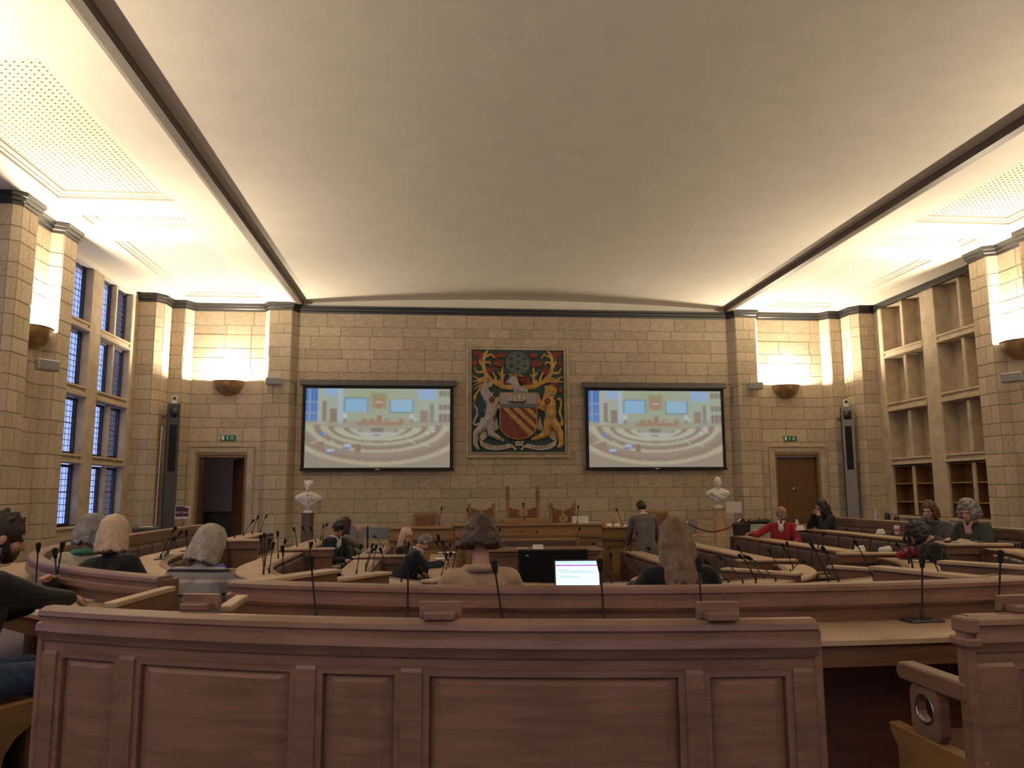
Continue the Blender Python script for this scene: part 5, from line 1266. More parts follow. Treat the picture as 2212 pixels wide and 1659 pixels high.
mics('third ring desk right side', 'microphones on the third ring desk, right', [((2.317,11.375,0.66),(2.403,11.355,0.861)),((1.733,7.163,0.66),(1.582,7.143,1.001)),((1.826,7.267,0.66),(1.688,7.247,0.963)),((2.251,7.128,0.66),(2.083,7.108,1.015)),((3.202,8.523,0.66),(3.034,8.503,0.897)),((3.215,8.356,0.66),(3.135,8.336,0.962)),((3.327,8.504,0.66),(3.294,8.484,0.962)),((3.498,8.767,0.66),(3.518,8.747,0.929))], plate=False)
mics('second ring desk by the curly grey hair', 'microphones on the second ring desk, right', [((4.023,10.779,0.81),(4.037,10.759,0.972)),((3.011,8.317,0.81),(2.983,8.297,1.03)),((1.966,5.955,0.81),(1.862,5.935,1.005)),((3.492,6.914,0.81),(3.369,6.894,1.11)),((3.79,7.262,0.81),(3.724,7.242,1.17)),((4.059,7.543,0.81),(4.046,7.523,1.133))], plate=False)

# ================================================================= PEOPLE
def fabric(name, col, var=.25, rough=.85, scale=25): return mat(name, col, rough, var=var, scale=scale, bump=.15, spec=.2, sheen=.15)
F_BLACK = fabric('black_wool', (0.010,0.011,0.012)); F_NAVY = fabric('navy_suiting', (0.012,0.018,0.032)); F_JEAN = fabric('blue_denim', (0.045,0.07,0.125), .5)
F_DARKT = fabric('dark_trousers', (0.012,0.013,0.018)); F_BEIGE = fabric('beige_coat', (0.40,0.285,0.18), .2); F_GREYJ = fabric('grey_tweed', (0.13,0.115,0.115), .3, scale=60)
F_SAGE = fabric('grey_green_jacket', (0.17,0.155,0.12), .25); F_RED = fabric('red_knit', (0.27,0.018,0.03), .3); F_SLATE = fabric('slate_jacket', (0.085,0.085,0.10), .3); F_OLIVE = fabric('dark_olive_coat', (0.035,0.04,0.033), .3)
F_CREAM = fabric('cream_scarf', (0.42,0.37,0.28), .25); F_GREEN = fabric('green_collar', (0.06,0.22,0.13), .2); F_WHITE = fabric('white_shirt', (0.6,0.57,0.55), .08); F_PINK = fabric('dusty_pink_top', (0.42,0.27,0.24), .15)
H_BLACK = mat('hair_black', (0.012,0.009,0.008), .55, var=.4, scale=20, bump=.25); H_BROWN = mat('hair_brown', (0.055,0.03,0.017), .55, var=.5, scale=18, bump=.3)
H_DKB = mat('hair_dark_brown', (0.024,0.015,0.010), .6, var=.5, scale=18, bump=.3); H_GREY = mat('hair_grey', (0.22,0.21,0.21), .6, var=.5, scale=18, bump=.3); H_SILV = mat('hair_silver_blond', (0.36,0.32,0.27), .6, var=.4, scale=16, bump=.3)
H_BLOND = mat('hair_blond', (0.56,0.43,0.29), .6, var=.3, scale=16, bump=.3); H_DBL = mat('hair_dark_blond', (0.17,0.10,0.055), .6, var=.5, scale=14, bump=.3); H_GINGER = mat('hair_auburn', (0.10,0.05,0.028), .6, var=.4, scale=16, bump=.3)
MASK = fabric('face_mask_black', (0.012,0.013,0.022))
# striped jumper: bands across the yoke by height
STR = bpy.data.materials.new('striped_knit'); STR.use_nodes = True
_nt = STR.node_tree; _b = _nt.nodes['Principled BSDF']; _b.inputs['Roughness'].default_value = .95; _b.inputs['Specular IOR Level'].default_value = .1
_tc = N(_nt,'ShaderNodeTexCoord'); _sx = N(_nt,'ShaderNodeSeparateXYZ'); _nt.links.new(_tc.outputs['Object'], _sx.inputs[0])
_mr = N(_nt,'ShaderNodeMapRange'); _mr.inputs[1].default_value = .62; _mr.inputs[2].default_value = 1.12; _nt.links.new(_sx.outputs[2], _mr.inputs[0])
_cr = N(_nt,'ShaderNodeValToRGB'); _cr.color_ramp.interpolation = 'CONSTANT'; _e = _cr.color_ramp.elements
_g, _d, _w, _l = (.19,.18,.165,1), (.03,.032,.045,1), (.42,.38,.35,1), (.24,.235,.23,1)
for p, c in ((0,_g),(.445,_d),(.475,_l),(.61,_w),(.65,_l),(.735,_d),(.775,_w),(.865,_d),(.90,_g)):
    if p == 0: _e[0].color = c
    else: q = _e.new(p); q.color = c
_e.remove(_e[len(_e)-1]) if _e[len(_e)-1].position > .99 else None
_nt.links.new(_mr.outputs[0], _cr.inputs[0]); _nt.links.new(_cr.outputs[0], _b.inputs['Base Color'])
_wv = N(_nt,'ShaderNodeTexWave'); _wv.inputs['Scale'].default_value = 45; _nt.links.new(_tc.outputs['Object'], _wv.inputs[0])
_bp = N(_nt,'ShaderNodeBump'); _bp.inputs['Strength'].default_value = .3; _bp.inputs['Distance'].default_value = .01; _nt.links.new(_wv.outputs[0], _bp.inputs['Height']); _nt.links.new(_bp.outputs[0], _b.inputs['Normal'])
def ik(S, T, a, b, hint):
    d = T-S; L = min(d.length, (a+b)*.995); d = d.normalized()
    x = (a*a-b*b+L*L)/(2*L); h = math.sqrt(max(a*a-x*x, 0)); hv = hint-d*hint.dot(d)
    hv = hv.normalized() if hv.length > 1e-4 else d.orthogonal().normalized()
    return S+d*x+hv*h, S+d*L
def person(label, loc, face, seat=.43, stand=False, lean=0, side=0, twist=0, head=(0,0,0), rh=None, lh=None, s=1.0, skin=None, top=None, trous=None, hair=None, hairkind='short', shirt=None, hem=0, fingers=.35, legs=None, extra=None, vox=.009, female=False, toplen=0, bulk=1.0, beard=None, glasses=False, collar=None):
    """figure in local axes: +y forward, +x to its right; loc is the floor point under the pelvis; face = heading (deg, 0 = +y, ccw)"""
    skin = skin or SKIN
    t = thing('person', label, 'person', loc, math.radians(face))
    V = Vector; R_ = math.radians
    pel = V((0,0,.93*s if stand else seat+.095))
    up = V((math.sin(R_(side)), math.sin(R_(lean)), math.cos(R_(lean))*math.cos(R_(side)))).normalized()
    tw = R_(twist); rt = V((math.cos(tw), math.sin(tw), 0)); rt = (rt-up*rt.dot(up)).normalized(); fw = up.cross(rt)
    waist = pel+V((0,0,.10*s))*.4+up*.10*s; chest = pel+up*.32*s; neck = pel+up*.52*s
    shw = (.165 if female else .185)*s
    SR = neck+rt*shw-up*.055*s; SL = neck-rt*shw-up*.055*s
    hy, hp, hr = [R_(v) for v in head]
    hf = (fw*math.cos(hy)-rt*math.sin(hy)); hx = hf.cross(V((0,0,1))*.6+up*.4).normalized(); hu = hx.cross(hf).normalized()
    hf2 = (hf*math.cos(hp)+hu*math.sin(hp)); hu = hx.cross(hf2).normalized(); hf = hf2
    if hr: hx2 = hx*math.cos(hr)+hu*math.sin(hr); hu = hx2.cross(hf); hx = hx2
    hc = neck+up*.065*s+hu*.115*s+hf*.022*s
    HM = Matrix((hx, hf, hu)).transposed()
    def hp_(x, y, z): return hc+hx*(x*s)+hf*(y*s)+hu*(z*s)
    # legs
    HR, HL = pel+V((.09*s,0,-.02)), pel+V((-.09*s,0,-.02))
    if legs: KR, AR, KL, AL = [V(q) for q in legs]
    elif stand: KR, AR, KL, AL = V((.10,.02,.49*s)), V((.11,-.02,.08)), V((-.10,.03,.49*s)), V((-.12,.0,.08))
    else: KR, AR, KL, AL = V((.12,.41*s,seat+.07)), V((.12,.38*s,.08)), V((-.12,.41*s,seat+.07)), V((-.12,.36*s,.08))
    # arms
    a1, a2 = .28*s, .25*s
    def arm(S, T, sd):
        T = V(T) if T else (S+V((sd*.08, .10, -.5*s)) if stand else V((sd*.14,.30,seat+.19)))
        hint = V((sd*.6,-.5,-.8)); E, Wr = ik(S, T, a1, a2, hint); return E, Wr
    ER, WR = arm(SR, rh, 1); EL, WL = arm(SL, lh, -1)
    b = MB()
    def torso(mb, g):
        k = bulk
        mb.ell(pel+V((0,-.01,.02)), (.165*s*k+g,.125*s*k+g,.12*s+g)); mb.cone(pel-rt*.05*s, waist-rt*.05*s, .115*s*k+g, .105*s*k+g); mb.cone(pel+rt*.05*s, waist+rt*.05*s, .115*s*k+g, .105*s*k+g)
        for q in (-1,1): mb.cone(waist+rt*.05*s*q, chest+rt*.07*s*q, .105*s*k+g, .112*s+g)
        for q in (-1,1): mb.cone(chest+rt*.07*s*q, neck-up*.10*s+rt*.09*s*q, .112*s+g, .085*s+g)
        if female: mb.ell(chest+fw*.075*s+up*.02*s, (.14*s+g,.06*s+g,.075*s+g), Matrix((rt,fw,up)).transposed())
        for S, q in ((SR,1),(SL,-1)): mb.cone(neck-up*.055*s+rt*.03*q*s, S, .062*s+g, .06*s+g)
    def armsm(mb, g, cut=.0):
        for S, E, Wv in ((SR,ER,WR),(SL,EL,WL)):
            mb.cone(S, E, .056*s+g, .045*s+g); mb.cone(E, E.lerp(Wv, 1-cut), .045*s+g, .031*s+g*.8)
    def legsm(mb, g):
        for Hh, Kk, Aa in ((HR,KR,AR),(HL,KL,AL)):
            mb.cone(Hh, Kk, .088*s+g, .06*s+g); mb.cone(Kk, Aa, .06*s+g, .04*s+g)
    torso(b, 0); armsm(b, 0); legsm(b, 0)
    b.cone(neck-up*.03*s, hp_(0,-.015,-.07), .056*s, .052*s)
    # head with features
    b.ell(hp_(0,-.005,.025), (.075*s,.096*s,.092*s), HM); b.ell(hp_(0,.035,-.045), (.056*s,.058*s,.066*s), HM); b.ell(hp_(0,.07,-.092), (.028*s,.022*s,.02*s), HM)
    b.cone(hp_(0,.088,.012), hp_(0,.112,-.03), .010*s, .0145*s, 8); b.ell(hp_(0,.083,.028), (.052*s,.014*s,.011*s), HM); b.ell(hp_(0,.085,-.062), (.022*s,.012*s,.010*s), HM)
    for q in (-1,1): b.ell(hp_(.078*q,-.01,-.008), (.010*s,.02*s,.031*s), HM); b.ell(hp_(.045*q,.06,-.03), (.022*s,.02*s,.022*s), HM)
    # hands: palm, four fingers, thumb
    for E, Wv, q in ((ER,WR,1),(EL,WL,-1)):
        d = (Wv-E).normalized(); pn = (V((-q*.4,0,-1))); pn = (pn-d*pn.dot(d)).normalized(); lat = d.cross(pn)
        PMx = Matrix((lat, pn, d)).transposed()
        b.ell(Wv+d*.045*s, (.041*s,.017*s,.05*s), PMx)
        for k in range(4):
            o = (k-1.5)*.0195*s; base = Wv+d*.083*s+lat*o; L = (.038,.044,.041,.033)[k]*s
            c1 = fingers; d1 = (d*math.cos(c1)+pn*math.sin(c1)); d2 = (d*math.cos(2.2*c1)+pn*math.sin(2.2*c1))
            b.cone(base, base+d1*L, .0098*s, .009*s, 7); b.cone(base+d1*L, base+d1*L+d2*L*.85, .009*s, .0075*s, 7)
        th = lat*q*1.0; tb = Wv+d*.03*s-lat*.03*s*(-q)*-1 if False else Wv+d*.028*s+lat*.032*s*(1 if q > 0 else -1)*-1
        td = (d*.7+(tb-Wv-d*.028*s).normalized()*.6+pn*.35).normalized(); b.cone(tb, tb+td*.04*s, .0125*s, .0105*s, 7); b.cone(tb+td*.04*s, tb+td*.065*s+d*.006, .0105*s, .008*s, 7)
    remesh(b.build('body', skin, t), vox, 3)
    for q in (-1,1):
        m = MB(); m.ell(hp_(.030*q,.0865,.008), (.012*s,.008*s,.008*s), HM, 8, 6); m.build('eye', EYEM, t, smooth=60)
    m = MB(); m.ell(hp_(0,.097,-.062), (.021*s,.005*s,.006*s), HM, 8, 5); m.build('mouth', LIPM, t, smooth=60)
    # clothes
    top = top or F_BLACK
    c = MB(); torso(c, .016); armsm(c, .017, .06); c.cone(neck-up*.06*s, neck-up*.005*s, .085*s, .066*s)
    if hem:
        for q in (-1,1): c.cone(pel+V((.07*q,-.015,0)), pel+V((.085*q,-.03 if stand else -.02,-hem if stand else -.03)), .128*s, .125*s)
    remesh(c.build('top', top, t), vox*1.25, 3)
    c = MB(); legsm(c, .014); c.ell(pel+V((0,-.01,-.02)), (.172*s*bulk,.135*s*bulk,.11*s)); remesh(c.build('trousers', trous or F_DARKT, t), vox*1.5, 2)
    for A, q in ((AR,1),(AL,-1)):
        m = MB(); m.ell((A.x,A.y+.06,.045),(.048,.14,.04)); m.ell((A.x,A.y-.02,.07),(.045,.06,.06)); remesh(m.build('shoe', BLACKP, t), .014, 2)
    if shirt:
        m = MB(); 
        for q in (-1,1): m.cone(neck+fw*.075*s+rt*.045*q*s+up*.035*s, neck+fw*.125*s-up*.09*s+rt*.008*q, .020*s, .016*s); m.cone(neck-up*.0*s+rt*.055*q*s+up*.03*s, neck+fw*.075*s+rt*.045*q*s+up*.035*s, .02*s, .02*s)
        m.cone(neck-rt*.05*s-fw*.045*s+up*.03*s, neck+rt*.05*s-fw*.045*s+up*.03*s, .02*s, .02*s); m.ell(neck+fw*.098*s-up*.08*s, (.05*s,.025*s,.075*s), Matrix((rt,fw,up)).transposed())
        remesh(m.build('shirt', shirt, t), .009, 2)
    if collar:
        m = MB(); pts = []
        for k in range(13):
            a = -PI*.82+PI*1.64*k/12-PI/2; pts.append(neck+rt*math.cos(a)*.088*s+fw*math.sin(a)*.085*s+up*.012*s)
        for p, q in zip(pts[:-1], pts[1:]): m.cone(p, q, .026*s, .026*s)
        remesh(m.build('collar', collar, t), .010, 3)
    if beard:
        m = MB(); m.ell(hp_(0,.042,-.075), (.058*s,.056*s,.048*s), HM); m.ell(hp_(0,.088,-.045), (.03*s,.014*s,.010*s), HM)
        for q in (-1,1): m.cone(hp_(.055*q,.03,-.06), hp_(.072*q,.005,.0), .02*s, .012*s)
        remesh(m.build('beard', beard, t), .008, 2)
    if glasses:
        m = MB()
        for q in (-1,1):
            m.tube([hp_(.032*q+.024*math.cos(k*PI/5),.104,.008+.018*math.sin(k*PI/5)) for k in range(11)], .0025, 5); m.tube([hp_(.056*q,.10,.012),hp_(.078*q,.0,.012)], .0025, 5)
        m.tube([hp_(-.008,.106,.01),hp_(.008,.106,.01)],.0025,5); m.build('glasses', BLACKP, t)['kind'] = 'stuff'
    # hair
    if hair:
        m = MB(); rr = random.Random(hash(label) % 1000 if False else len(label)*7+int(loc[0]*100))
        if hairkind in ('short','crop','bald'):
            g = .012 if hairkind == 'short' else .006
            if hairkind != 'bald': m.ell(hp_(0,-.012,.038), (.076*s+g*s,.094*s+g*s,.088*s+g*s), HM)
            m.ell(hp_(0,-.045,.0), (.073*s+g*s,.066*s+g*s,.085*s), HM)
            if hairkind == 'short':
                for k in range(26):
                    a = rr.uniform(0,2*PI); e = rr.uniform(.5,1.4); x, y, z = .084*math.cos(a)*math.cos(e), -.012+.10*math.sin(a)*math.cos(e), .04+.095*math.sin(e)
                    m.cone(hp_(x,y,z), hp_(x*1.12+rr.uniform(-.012,.012),y*1.08+rr.uniform(-.01,.012),z+rr.uniform(.0,.018)), .016*s, .009*s, 7)
        else:
            L, curl, wd, front, rad = {'bob':(.155,.008,.0,55,.0145),'long':(.34,.014,.0,50,.0145),'wavy':(.30,.028,.01,52,.017),'curly':(.10,.03,.02,50,.022),'bobgrey':(.13,.014,.006,58,.0145),'bun':(.06,.02,.0,60,.02)}[hairkind]
            m.ell(hp_(0,-.014,.036), (.086*s,.102*s,.096*s), HM)
            nst = 54
            for k in range(nst):
                az = R_(front)+ (2*PI-2*R_(front))*k/(nst-1)+rr.uniform(-.05,.05)     # 0 = face direction
                sx, sy = math.sin(az), math.cos(az)
                pts = []
                for j in range(4):
                    e = PI/2-(PI/2+.12)*j/3; pts.append(V((.088*sx*math.cos(e), -.012+.104*sy*math.cos(e), .035+.096*math.sin(e))))
                n2 = 5; ll = L*rr.uniform(.85,1.08)
                for j in range(1, n2+1):
                    f_ = j/n2; pts.append(V((pts[3].x*(1+wd*8*f_*(1-f_)+.10*f_)+curl*math.sin(f_*7+k*1.7), pts[3].y*(1+wd*6*f_*(1-f_))-.01*f_+curl*math.cos(f_*6+k*2.3)*.7, pts[3].z-ll*f_)))
                for p, q in zip(pts[:-1], pts[1:]): m.cone(hp_(*p), hp_(*q), rad*s, rad*.92*s, 7, 1)
            if hairkind == 'curly':
                for k in range(60):
                    a = rr.uniform(0,2*PI); e = rr.uniform(-.3,1.5); x, y, z = .10*math.cos(a)*math.cos(e), -.02+.11*math.sin(a)*math.cos(e), .035+.11*math.sin(e)
                    if y > .06 and z < .07: continue
                    m.ell(hp_(x,y,z), (.026*s,.026*s,.024*s), None, 8, 6)
            if hairkind == 'bun':
                m.ell(hp_(0,-.06,.09), (.065*s,.06*s,.055*s), HM)
                for k in range(150):
                    a = rr.uniform(0,2*PI); e = rr.uniform(-1.0,1.5); x, y, z = .088*math.cos(a)*math.cos(e), -.02+.105*math.sin(a)*math.cos(e), .04+.10*math.sin(e)
                    if y > .05 and z < .07: continue
                    m.ell(hp_(x,y,z), (.019*s,.019*s,.018*s), None, 7, 5)
        remesh(m.build('hair', hair, t), .0068, 0 if hairkind in ('curly','bun') else 1)
    t['_'] = 0; del t['_']
    return t, dict(WR=WR, WL=WL, hc=hc, neck=neck, pel=pel, hp=hp_, HM=HM)
def head_at(u, y, seat_floor=0): return (u, y, seat_floor)
FO, FP, FQ, FR, FS = 0.0, -.14, -.29, -.41, -.50
# 1 man at the left edge, seen from behind, leaning on the desk
person('person in black jumper and jeans at the left edge, hands over the desk', (-4.24,4.36,FO), -38, seat=.47, lean=12, head=(-14,-4,0), rh=(-.04,.62,.90), lh=(-.24,.48,.86), top=F_BLACK, trous=F_JEAN, hair=H_DKB, hairkind='short', beard=H_DKB, vox=.008, s=1.04, fingers=.5, skin=SKIN)
# 2, 3 pair with heads together on the left outer bench
person('person with grey hair and cream scarf beside the blonde bob', (-4.50,6.42,FO), 20, lean=8, head=(-55,-8,0), top=F_CREAM, hair=H_GREY, hairkind='bobgrey', female=True, collar=F_GREEN, vox=.009)
person('person with blonde bob in black coat, elbow over the bench back', (-4.12,5.98,FO), -20, lean=4, side=-6, head=(18,-6,0), lh=(-.16,-.40,.93), rh=(.30,.30,.72), top=F_BLACK, hair=H_BLOND, hairkind='bob', female=True, vox=.009)
# 4 striped jumper
person('person in striped grey jumper with silver-blond hair in the aisle', (-3.40,5.36,FO), -14, seat=.40, lean=14, head=(-22,-12,0), rh=(.24,.42,.83), lh=(-.18,.40,.83), top=STR, trous=F_DARKT, hair=H_SILV, hairkind='bob', female=True, vox=.009, bulk=1.1)
# 5-8 the group left of the dais
person('person in navy suit and tie twisting round to look down', (-3.57,13.35,FQ), -120, lean=10, side=0, head=(-22,-26,0), rh=(.16,.42,.72), lh=(-.14,.44,.66), top=F_NAVY, trous=F_DARKT, hair=H_BLACK, hairkind='short', shirt=F_WHITE, fingers=.8, vox=.009, s=1.03)
person('person in grey-green jacket with long dark hair, hand to the face', (-3.36,13.75,FQ), -70, lean=-2, head=(-10,-4,0), rh=(.02,.22,1.12), lh=(-.1,.36,.66), top=F_SAGE, hair=H_DKB, hairkind='long', female=True, vox=.009, seat=.46)
person('person with long blonde hair in black beside the fourth ring desk', (-2.37,13.0,FR), -110, lean=4, head=(-38,-10,0), top=F_BLACK, hair=H_BLOND, hairkind='long', female=True, shirt=None, vox=.009)
person('person in navy suit and glasses bending over papers', (-2.34,11.75,FR), -82, seat=.5, lean=26, head=(4,-22,0), rh=(.12,.60,.88), lh=(-.12,.62,.87), top=F_NAVY, trous=F_DARKT, hair=H_GREY, hairkind='crop', shirt=F_WHITE, glasses=True, vox=.009, fingers=.7, hem=.06)
# 9 beige coat
person('person in beige coat with curly tied-up brown hair, seen from behind', (-1.545,4.66,FO), 2, lean=6, head=(0,-6,0), rh=(.2,.40,.86), lh=(-.2,.40,.86), top=F_BEIGE, hair=H_BROWN, hairkind='bun', female=True, collar=F_BEIGE, vox=.009, bulk=1.1)
# 10 standing
person('person in grey tweed jacket standing with back turned at the dais', ((2.045,14.5,0.826)[0],14.5,-.5), 4, stand=True, lean=10, head=(0,-30,0), rh=(.26,.36,1.02), lh=(-.24,.36,1.0), top=F_GREYJ, trous=F_DARKT, hair=H_DKB, hairkind='crop', hem=.16, shirt=F_WHITE, s=1.07, legs=((.14,.12,.52),(.26,.02,.08),(-.08,.02,.52),(-.12,-.06,.08)), vox=.010)
# 11 long brown hair
person('person with long brown hair in dark top, seen from behind', (-.36,4.62,FO), -4, lean=8, head=(0,-16,0), lh=(-.22,.42,.9), rh=(.2,.4,.84), top=F_BLACK, hair=H_DBL, hairkind='long', female=True, vox=.009)
# 12 red jumper
person('person in red jumper with grey beard, arm stretched along the desk', (4.34,13.75,FP), 150, lean=-2, head=(48,2,0), rh=(.50,.34,.88), lh=(-.22,.34,.72), top=F_RED, trous=F_JEAN, hair=H_GREY, hairkind='bald', beard=H_GREY, shirt=F_WHITE, skin=SKIN2, vox=.009, s=1.02)
# 13 black curly
person('person with long black curly hair, hands to the mouth', (5.28,13.85,FO), 108, lean=10, head=(-14,-4,0), rh=(.05,.28,1.07), lh=(-.06,.27,1.03), top=F_BLACK, hair=H_BLACK, hairkind='wavy', female=True, vox=.009)
# 14, 15 pair on the right outer bench
person('person with auburn hair in slate jacket, hand over the mouth', (5.27,10.74,FO), 130, lean=12, head=(-8,-6,0), rh=(.06,.26,1.10), lh=(-.1,.42,.84), top=F_SLATE, hair=H_GINGER, hairkind='bobgrey', vox=.009, s=1.02, collar=F_SLATE)
person('person with curly grey hair in dark green jacket reading papers', (5.26,9.86,FO), 112, lean=8, head=(6,-16,0), rh=(.12,.42,.84), lh=(-.18,.42,.84), top=F_OLIVE, hair=H_GREY, hairkind='curly', female=True, shirt=F_PINK, vox=.009, s=1.03)
# 16 writing
pw, jw = person('person with short dark curls and black mask writing at the third ring', (4.24,9.0,FP), 72, lean=20, head=(0,-34,0), rh=(.12,.42,.74), lh=(-.16,.42,.74), top=F_BLACK, hair=H_DKB, hairkind='curly', female=True, vox=.009, fingers=.8, s=.98)
m = MB(); m.ell(jw['hp'](0,.072,-.055), (.05,.045,.045), jw['HM']); m.build('face_mask', MASK, pw, smooth=60)

# ================================================================= SMALL THINGS ON DESKS
def sheet(name, label, cat, pos, size, rz, m_=PAPER, n=1, group=None, thick=.004):
    t = thing(name, label, cat, pos, rz, group)
    for k in range(n):
        m = MB(); m.box((-size[0]/2,-size[1]/2,thick*k),(size[0]/2,size[1]/2,thick*k+thick*.8)); o = m.build('sheet', m_, t); o.rotation_euler = (0,0,.07*k*(-1)**k)
    return t
# open laptop glowing in front of the black display
LSC = bpy.data.materials.new('laptop_screen_white'); LSC = emit('laptop_screen_white', (.70,.98,1.0), 1.35); LPK = emit('laptop_screen_pink', (.62,.10,.72), .9); LTX = emit('laptop_screen_text', (.50,.66,.72), 1.0); LHD = emit('laptop_screen_header', (.55,.75,1.0), 1.3)
lp = thing('laptop', 'open laptop with bright white document on its screen, on the second ring desk', 'laptop', ((-0.852,5.38,0.877)[0],5.36,.812), math.radians(-3))
m = MB(); m.box((-.155,-.0,0),(.155,-.22+.22,.0)) if 0 else m.box((-.155,-.20,0),(.155,.02,.016)); m.build('base', DARKG, lp, bevel=.004)
m = MB(); m.box((-.14,-.13,.016),(.14,-.02,.0185)); m.build('keyboard', BLACKP, lp)
lid = MB(); lid.box((-.157,-.006,0),(.157,.004,.215)); lo_ = lid.build('lid', DARKG, lp, bevel=.004, loc=(0,.022,.014)); lo_.rotation_euler = (math.radians(-12),0,0)
for nm, b, mm, yy in (('screen',(-.148,.148,.012,.205),LSC,-.0075),('screen_header',(-.146,.146,.186,.204),LHD,-.0085),('screen_rule',(-.146,.140,.172,.180),LPK,-.0085)):
    m = MB(); m.box((b[0],yy,b[2]),(b[1],yy+.001,b[3])); m.build(nm, mm, lo_)
for x0, x1, z in ((-.135,-.06,.146),(-.135,.10,.136),(-.115,.12,.126),(-.115,-.03,.104),(-.12,.02,.096),(-.125,-.115,.078)):
    m = MB(); m.box((x0,-.0085,z),(x1,-.0078,z+.004)); m.build('text_line', LTX, lo_)
# folder and papers by the striped jumper
BLUEF = mat('blue_plastic_folder', (.03,.06,.42), .2, var=.1, coat=.4); MAG = mat('magenta_leaflet', (.16,.02,.13), .5)
p_ = (-3.566,6.66,0.812)
t = thing('blue_folder', 'shiny blue plastic folder standing half open beside the striped jumper', 'folder', p_, math.radians(10))
m = MB(); m.add([(-.11,-.02,.003),(.13,.0,.003),(.12,.10,.003),(-.10,.10,.003),(-.08,.03,.012),(.13,.0,.006),(.03,.07,.125),(-.03,.09,.10)],[(0,1,2,3),(4,5,6,7)]); 
me = m.mesh('cover'); me.materials.append(BLUEF); o = link('cover', me, t); so = o.modifiers.new('thick','SOLIDIFY'); so.thickness = .003; 
m = MB(); m.box((-.12,-.05,0),(.10,.10,.004)); m.build('leaflet', MAG, t)
sheet('paper_stack', 'loose white papers on the ring desk in front of the striped jumper', 'paper', (-3.457,6.479,0.812), (.21,.15), .3, PAPER, 3)
# items at the left edge desk
sheet('paper_stack', 'white sheets on the left curved desk behind the near rail', 'paper', (-4.055,5.59,0.802), (.21,.15), .55, PAPER, 3)
t = thing('tablet_computer', 'black tablet lying on the left curved desk by the hands', 'tablet', (-4.218,5.752,0.802), .5)
m = MB(); m.box((-.12,-.085,0),(.12,.085,.009)); m.build('case', BLACKP, t, bevel=.003); m = MB(); m.box((-.11,-.075,.009),(.11,.075,.0102)); m.build('glass', DGL, t)
# coat lying on the bench beside the seated person
t = thing('folded_coat', 'dark green coat heaped on the bench end at the left edge', 'coat', (-4.08,4.02,.44), .4)
m = MB()
for x,y,z,a,b,c_ in ((0,0,.07,.16,.13,.07),(-.13,.05,.09,.15,.15,.09),(-.05,.12,.12,.2,.12,.08),(.05,-.05,.05,.12,.10,.05),(-.2,-.02,.11,.16,.12,.10),(-.12,.0,.17,.14,.11,.06)): m.ell((x,y,z),(a,b,c_))
remesh(m.build('cloth', F_OLIVE, t), .016, 6)
# ---- dais papers, box
t = thing('white_box', 'white cardboard box on the dais desk right of the throne', 'box', ((1.016,15.55,0.953)[0],15.6,.88))
m = MB(); m.box((-.15,-.1,0),(.15,.1,.125)); m.build('carton', PAPER, t, bevel=.004); m = MB(); m.box((-.152,-.102,.118),(.152,.102,.13)); m.build('lid', PAPER, t, bevel=.003)
sheet('paper_stack', 'low stack of papers beside the white box on the dais', 'paper', ((1.276,15.55,0.914)[0],15.6,.88), (.2,.16), 0, PAPER, 6)
for k, (x, lab) in enumerate(((1316,'crumpled white paper left on the dais wing'),(1333,'folded white card standing on the dais wing'),(1350,'small white leaflets on the dais wing'),(1362,'white paper next to the standing person on the dais wing'))):
    t = thing('folded_paper', lab, 'paper', ((1.811,15.6,0.871)[0]+(x-1338)*.0092,15.62,.812), .3*k, 'papers on the dais wing')
    m = MB(); m.add([(-.05,-.03,0),(.05,-.03,0),(.05,.0,.055 if k != 2 else .02),(-.05,.0,.055 if k != 2 else .02),(.05,.03,0),(-.05,.03,0)],[(0,1,2,3),(3,2,4,5),(0,5,4,1),(0,3,5),(1,4,2)]); m.build('fold', PAPER, t)
sheet('paper_stack', 'white paper on the clerks table', 'paper', ((-0.337,13.8,0.57)[0],13.85,.522), (.18,.10), .1, PAPER, 2)
def tent(label, pos, rz=0, w=.18, h=.075):
    t = thing('name_card', label, 'card', pos, rz, 'folded white name cards')
    m = MB(); m.add([(-w/2,-.035,0),(w/2,-.035,0),(w/2,0,h),(-w/2,0,h),(w/2,.035,0),(-w/2,.035,0)],[(0,1,2,3),(3,2,4,5),(0,5,4,1),(0,3,5),(1,4,2)]); m.build('fold', PAPER, t)
    m = MB(); m.box((-w*.32,-.0,0),(w*.32,.001,.010)); q = m.build('print_line', GREYL, t, loc=(0,-.022,.032)); q.rotation_euler = (math.radians(-25),0,0)
tent('folded white name card on the clerks table', ((-0.074,13.7,0.558)[0],13.68,.522))
def on_desk(row, px, lo=.06):   # rest on the ring desk
    return px
tent('folded white name card left of the outstretched red arm', (4.115,15.264,0.665), .5, .16)
tent('folded white name card by the red jumper shoulder', (4.485,13.333,0.815), .4, .16)
tent('folded white name card before the slate jacket', (5.159,11.965,0.815), .5, .17)
tent('folded white name card on the third ring desk below the red jumper', (4.023,10.563,0.665), .4, .18)
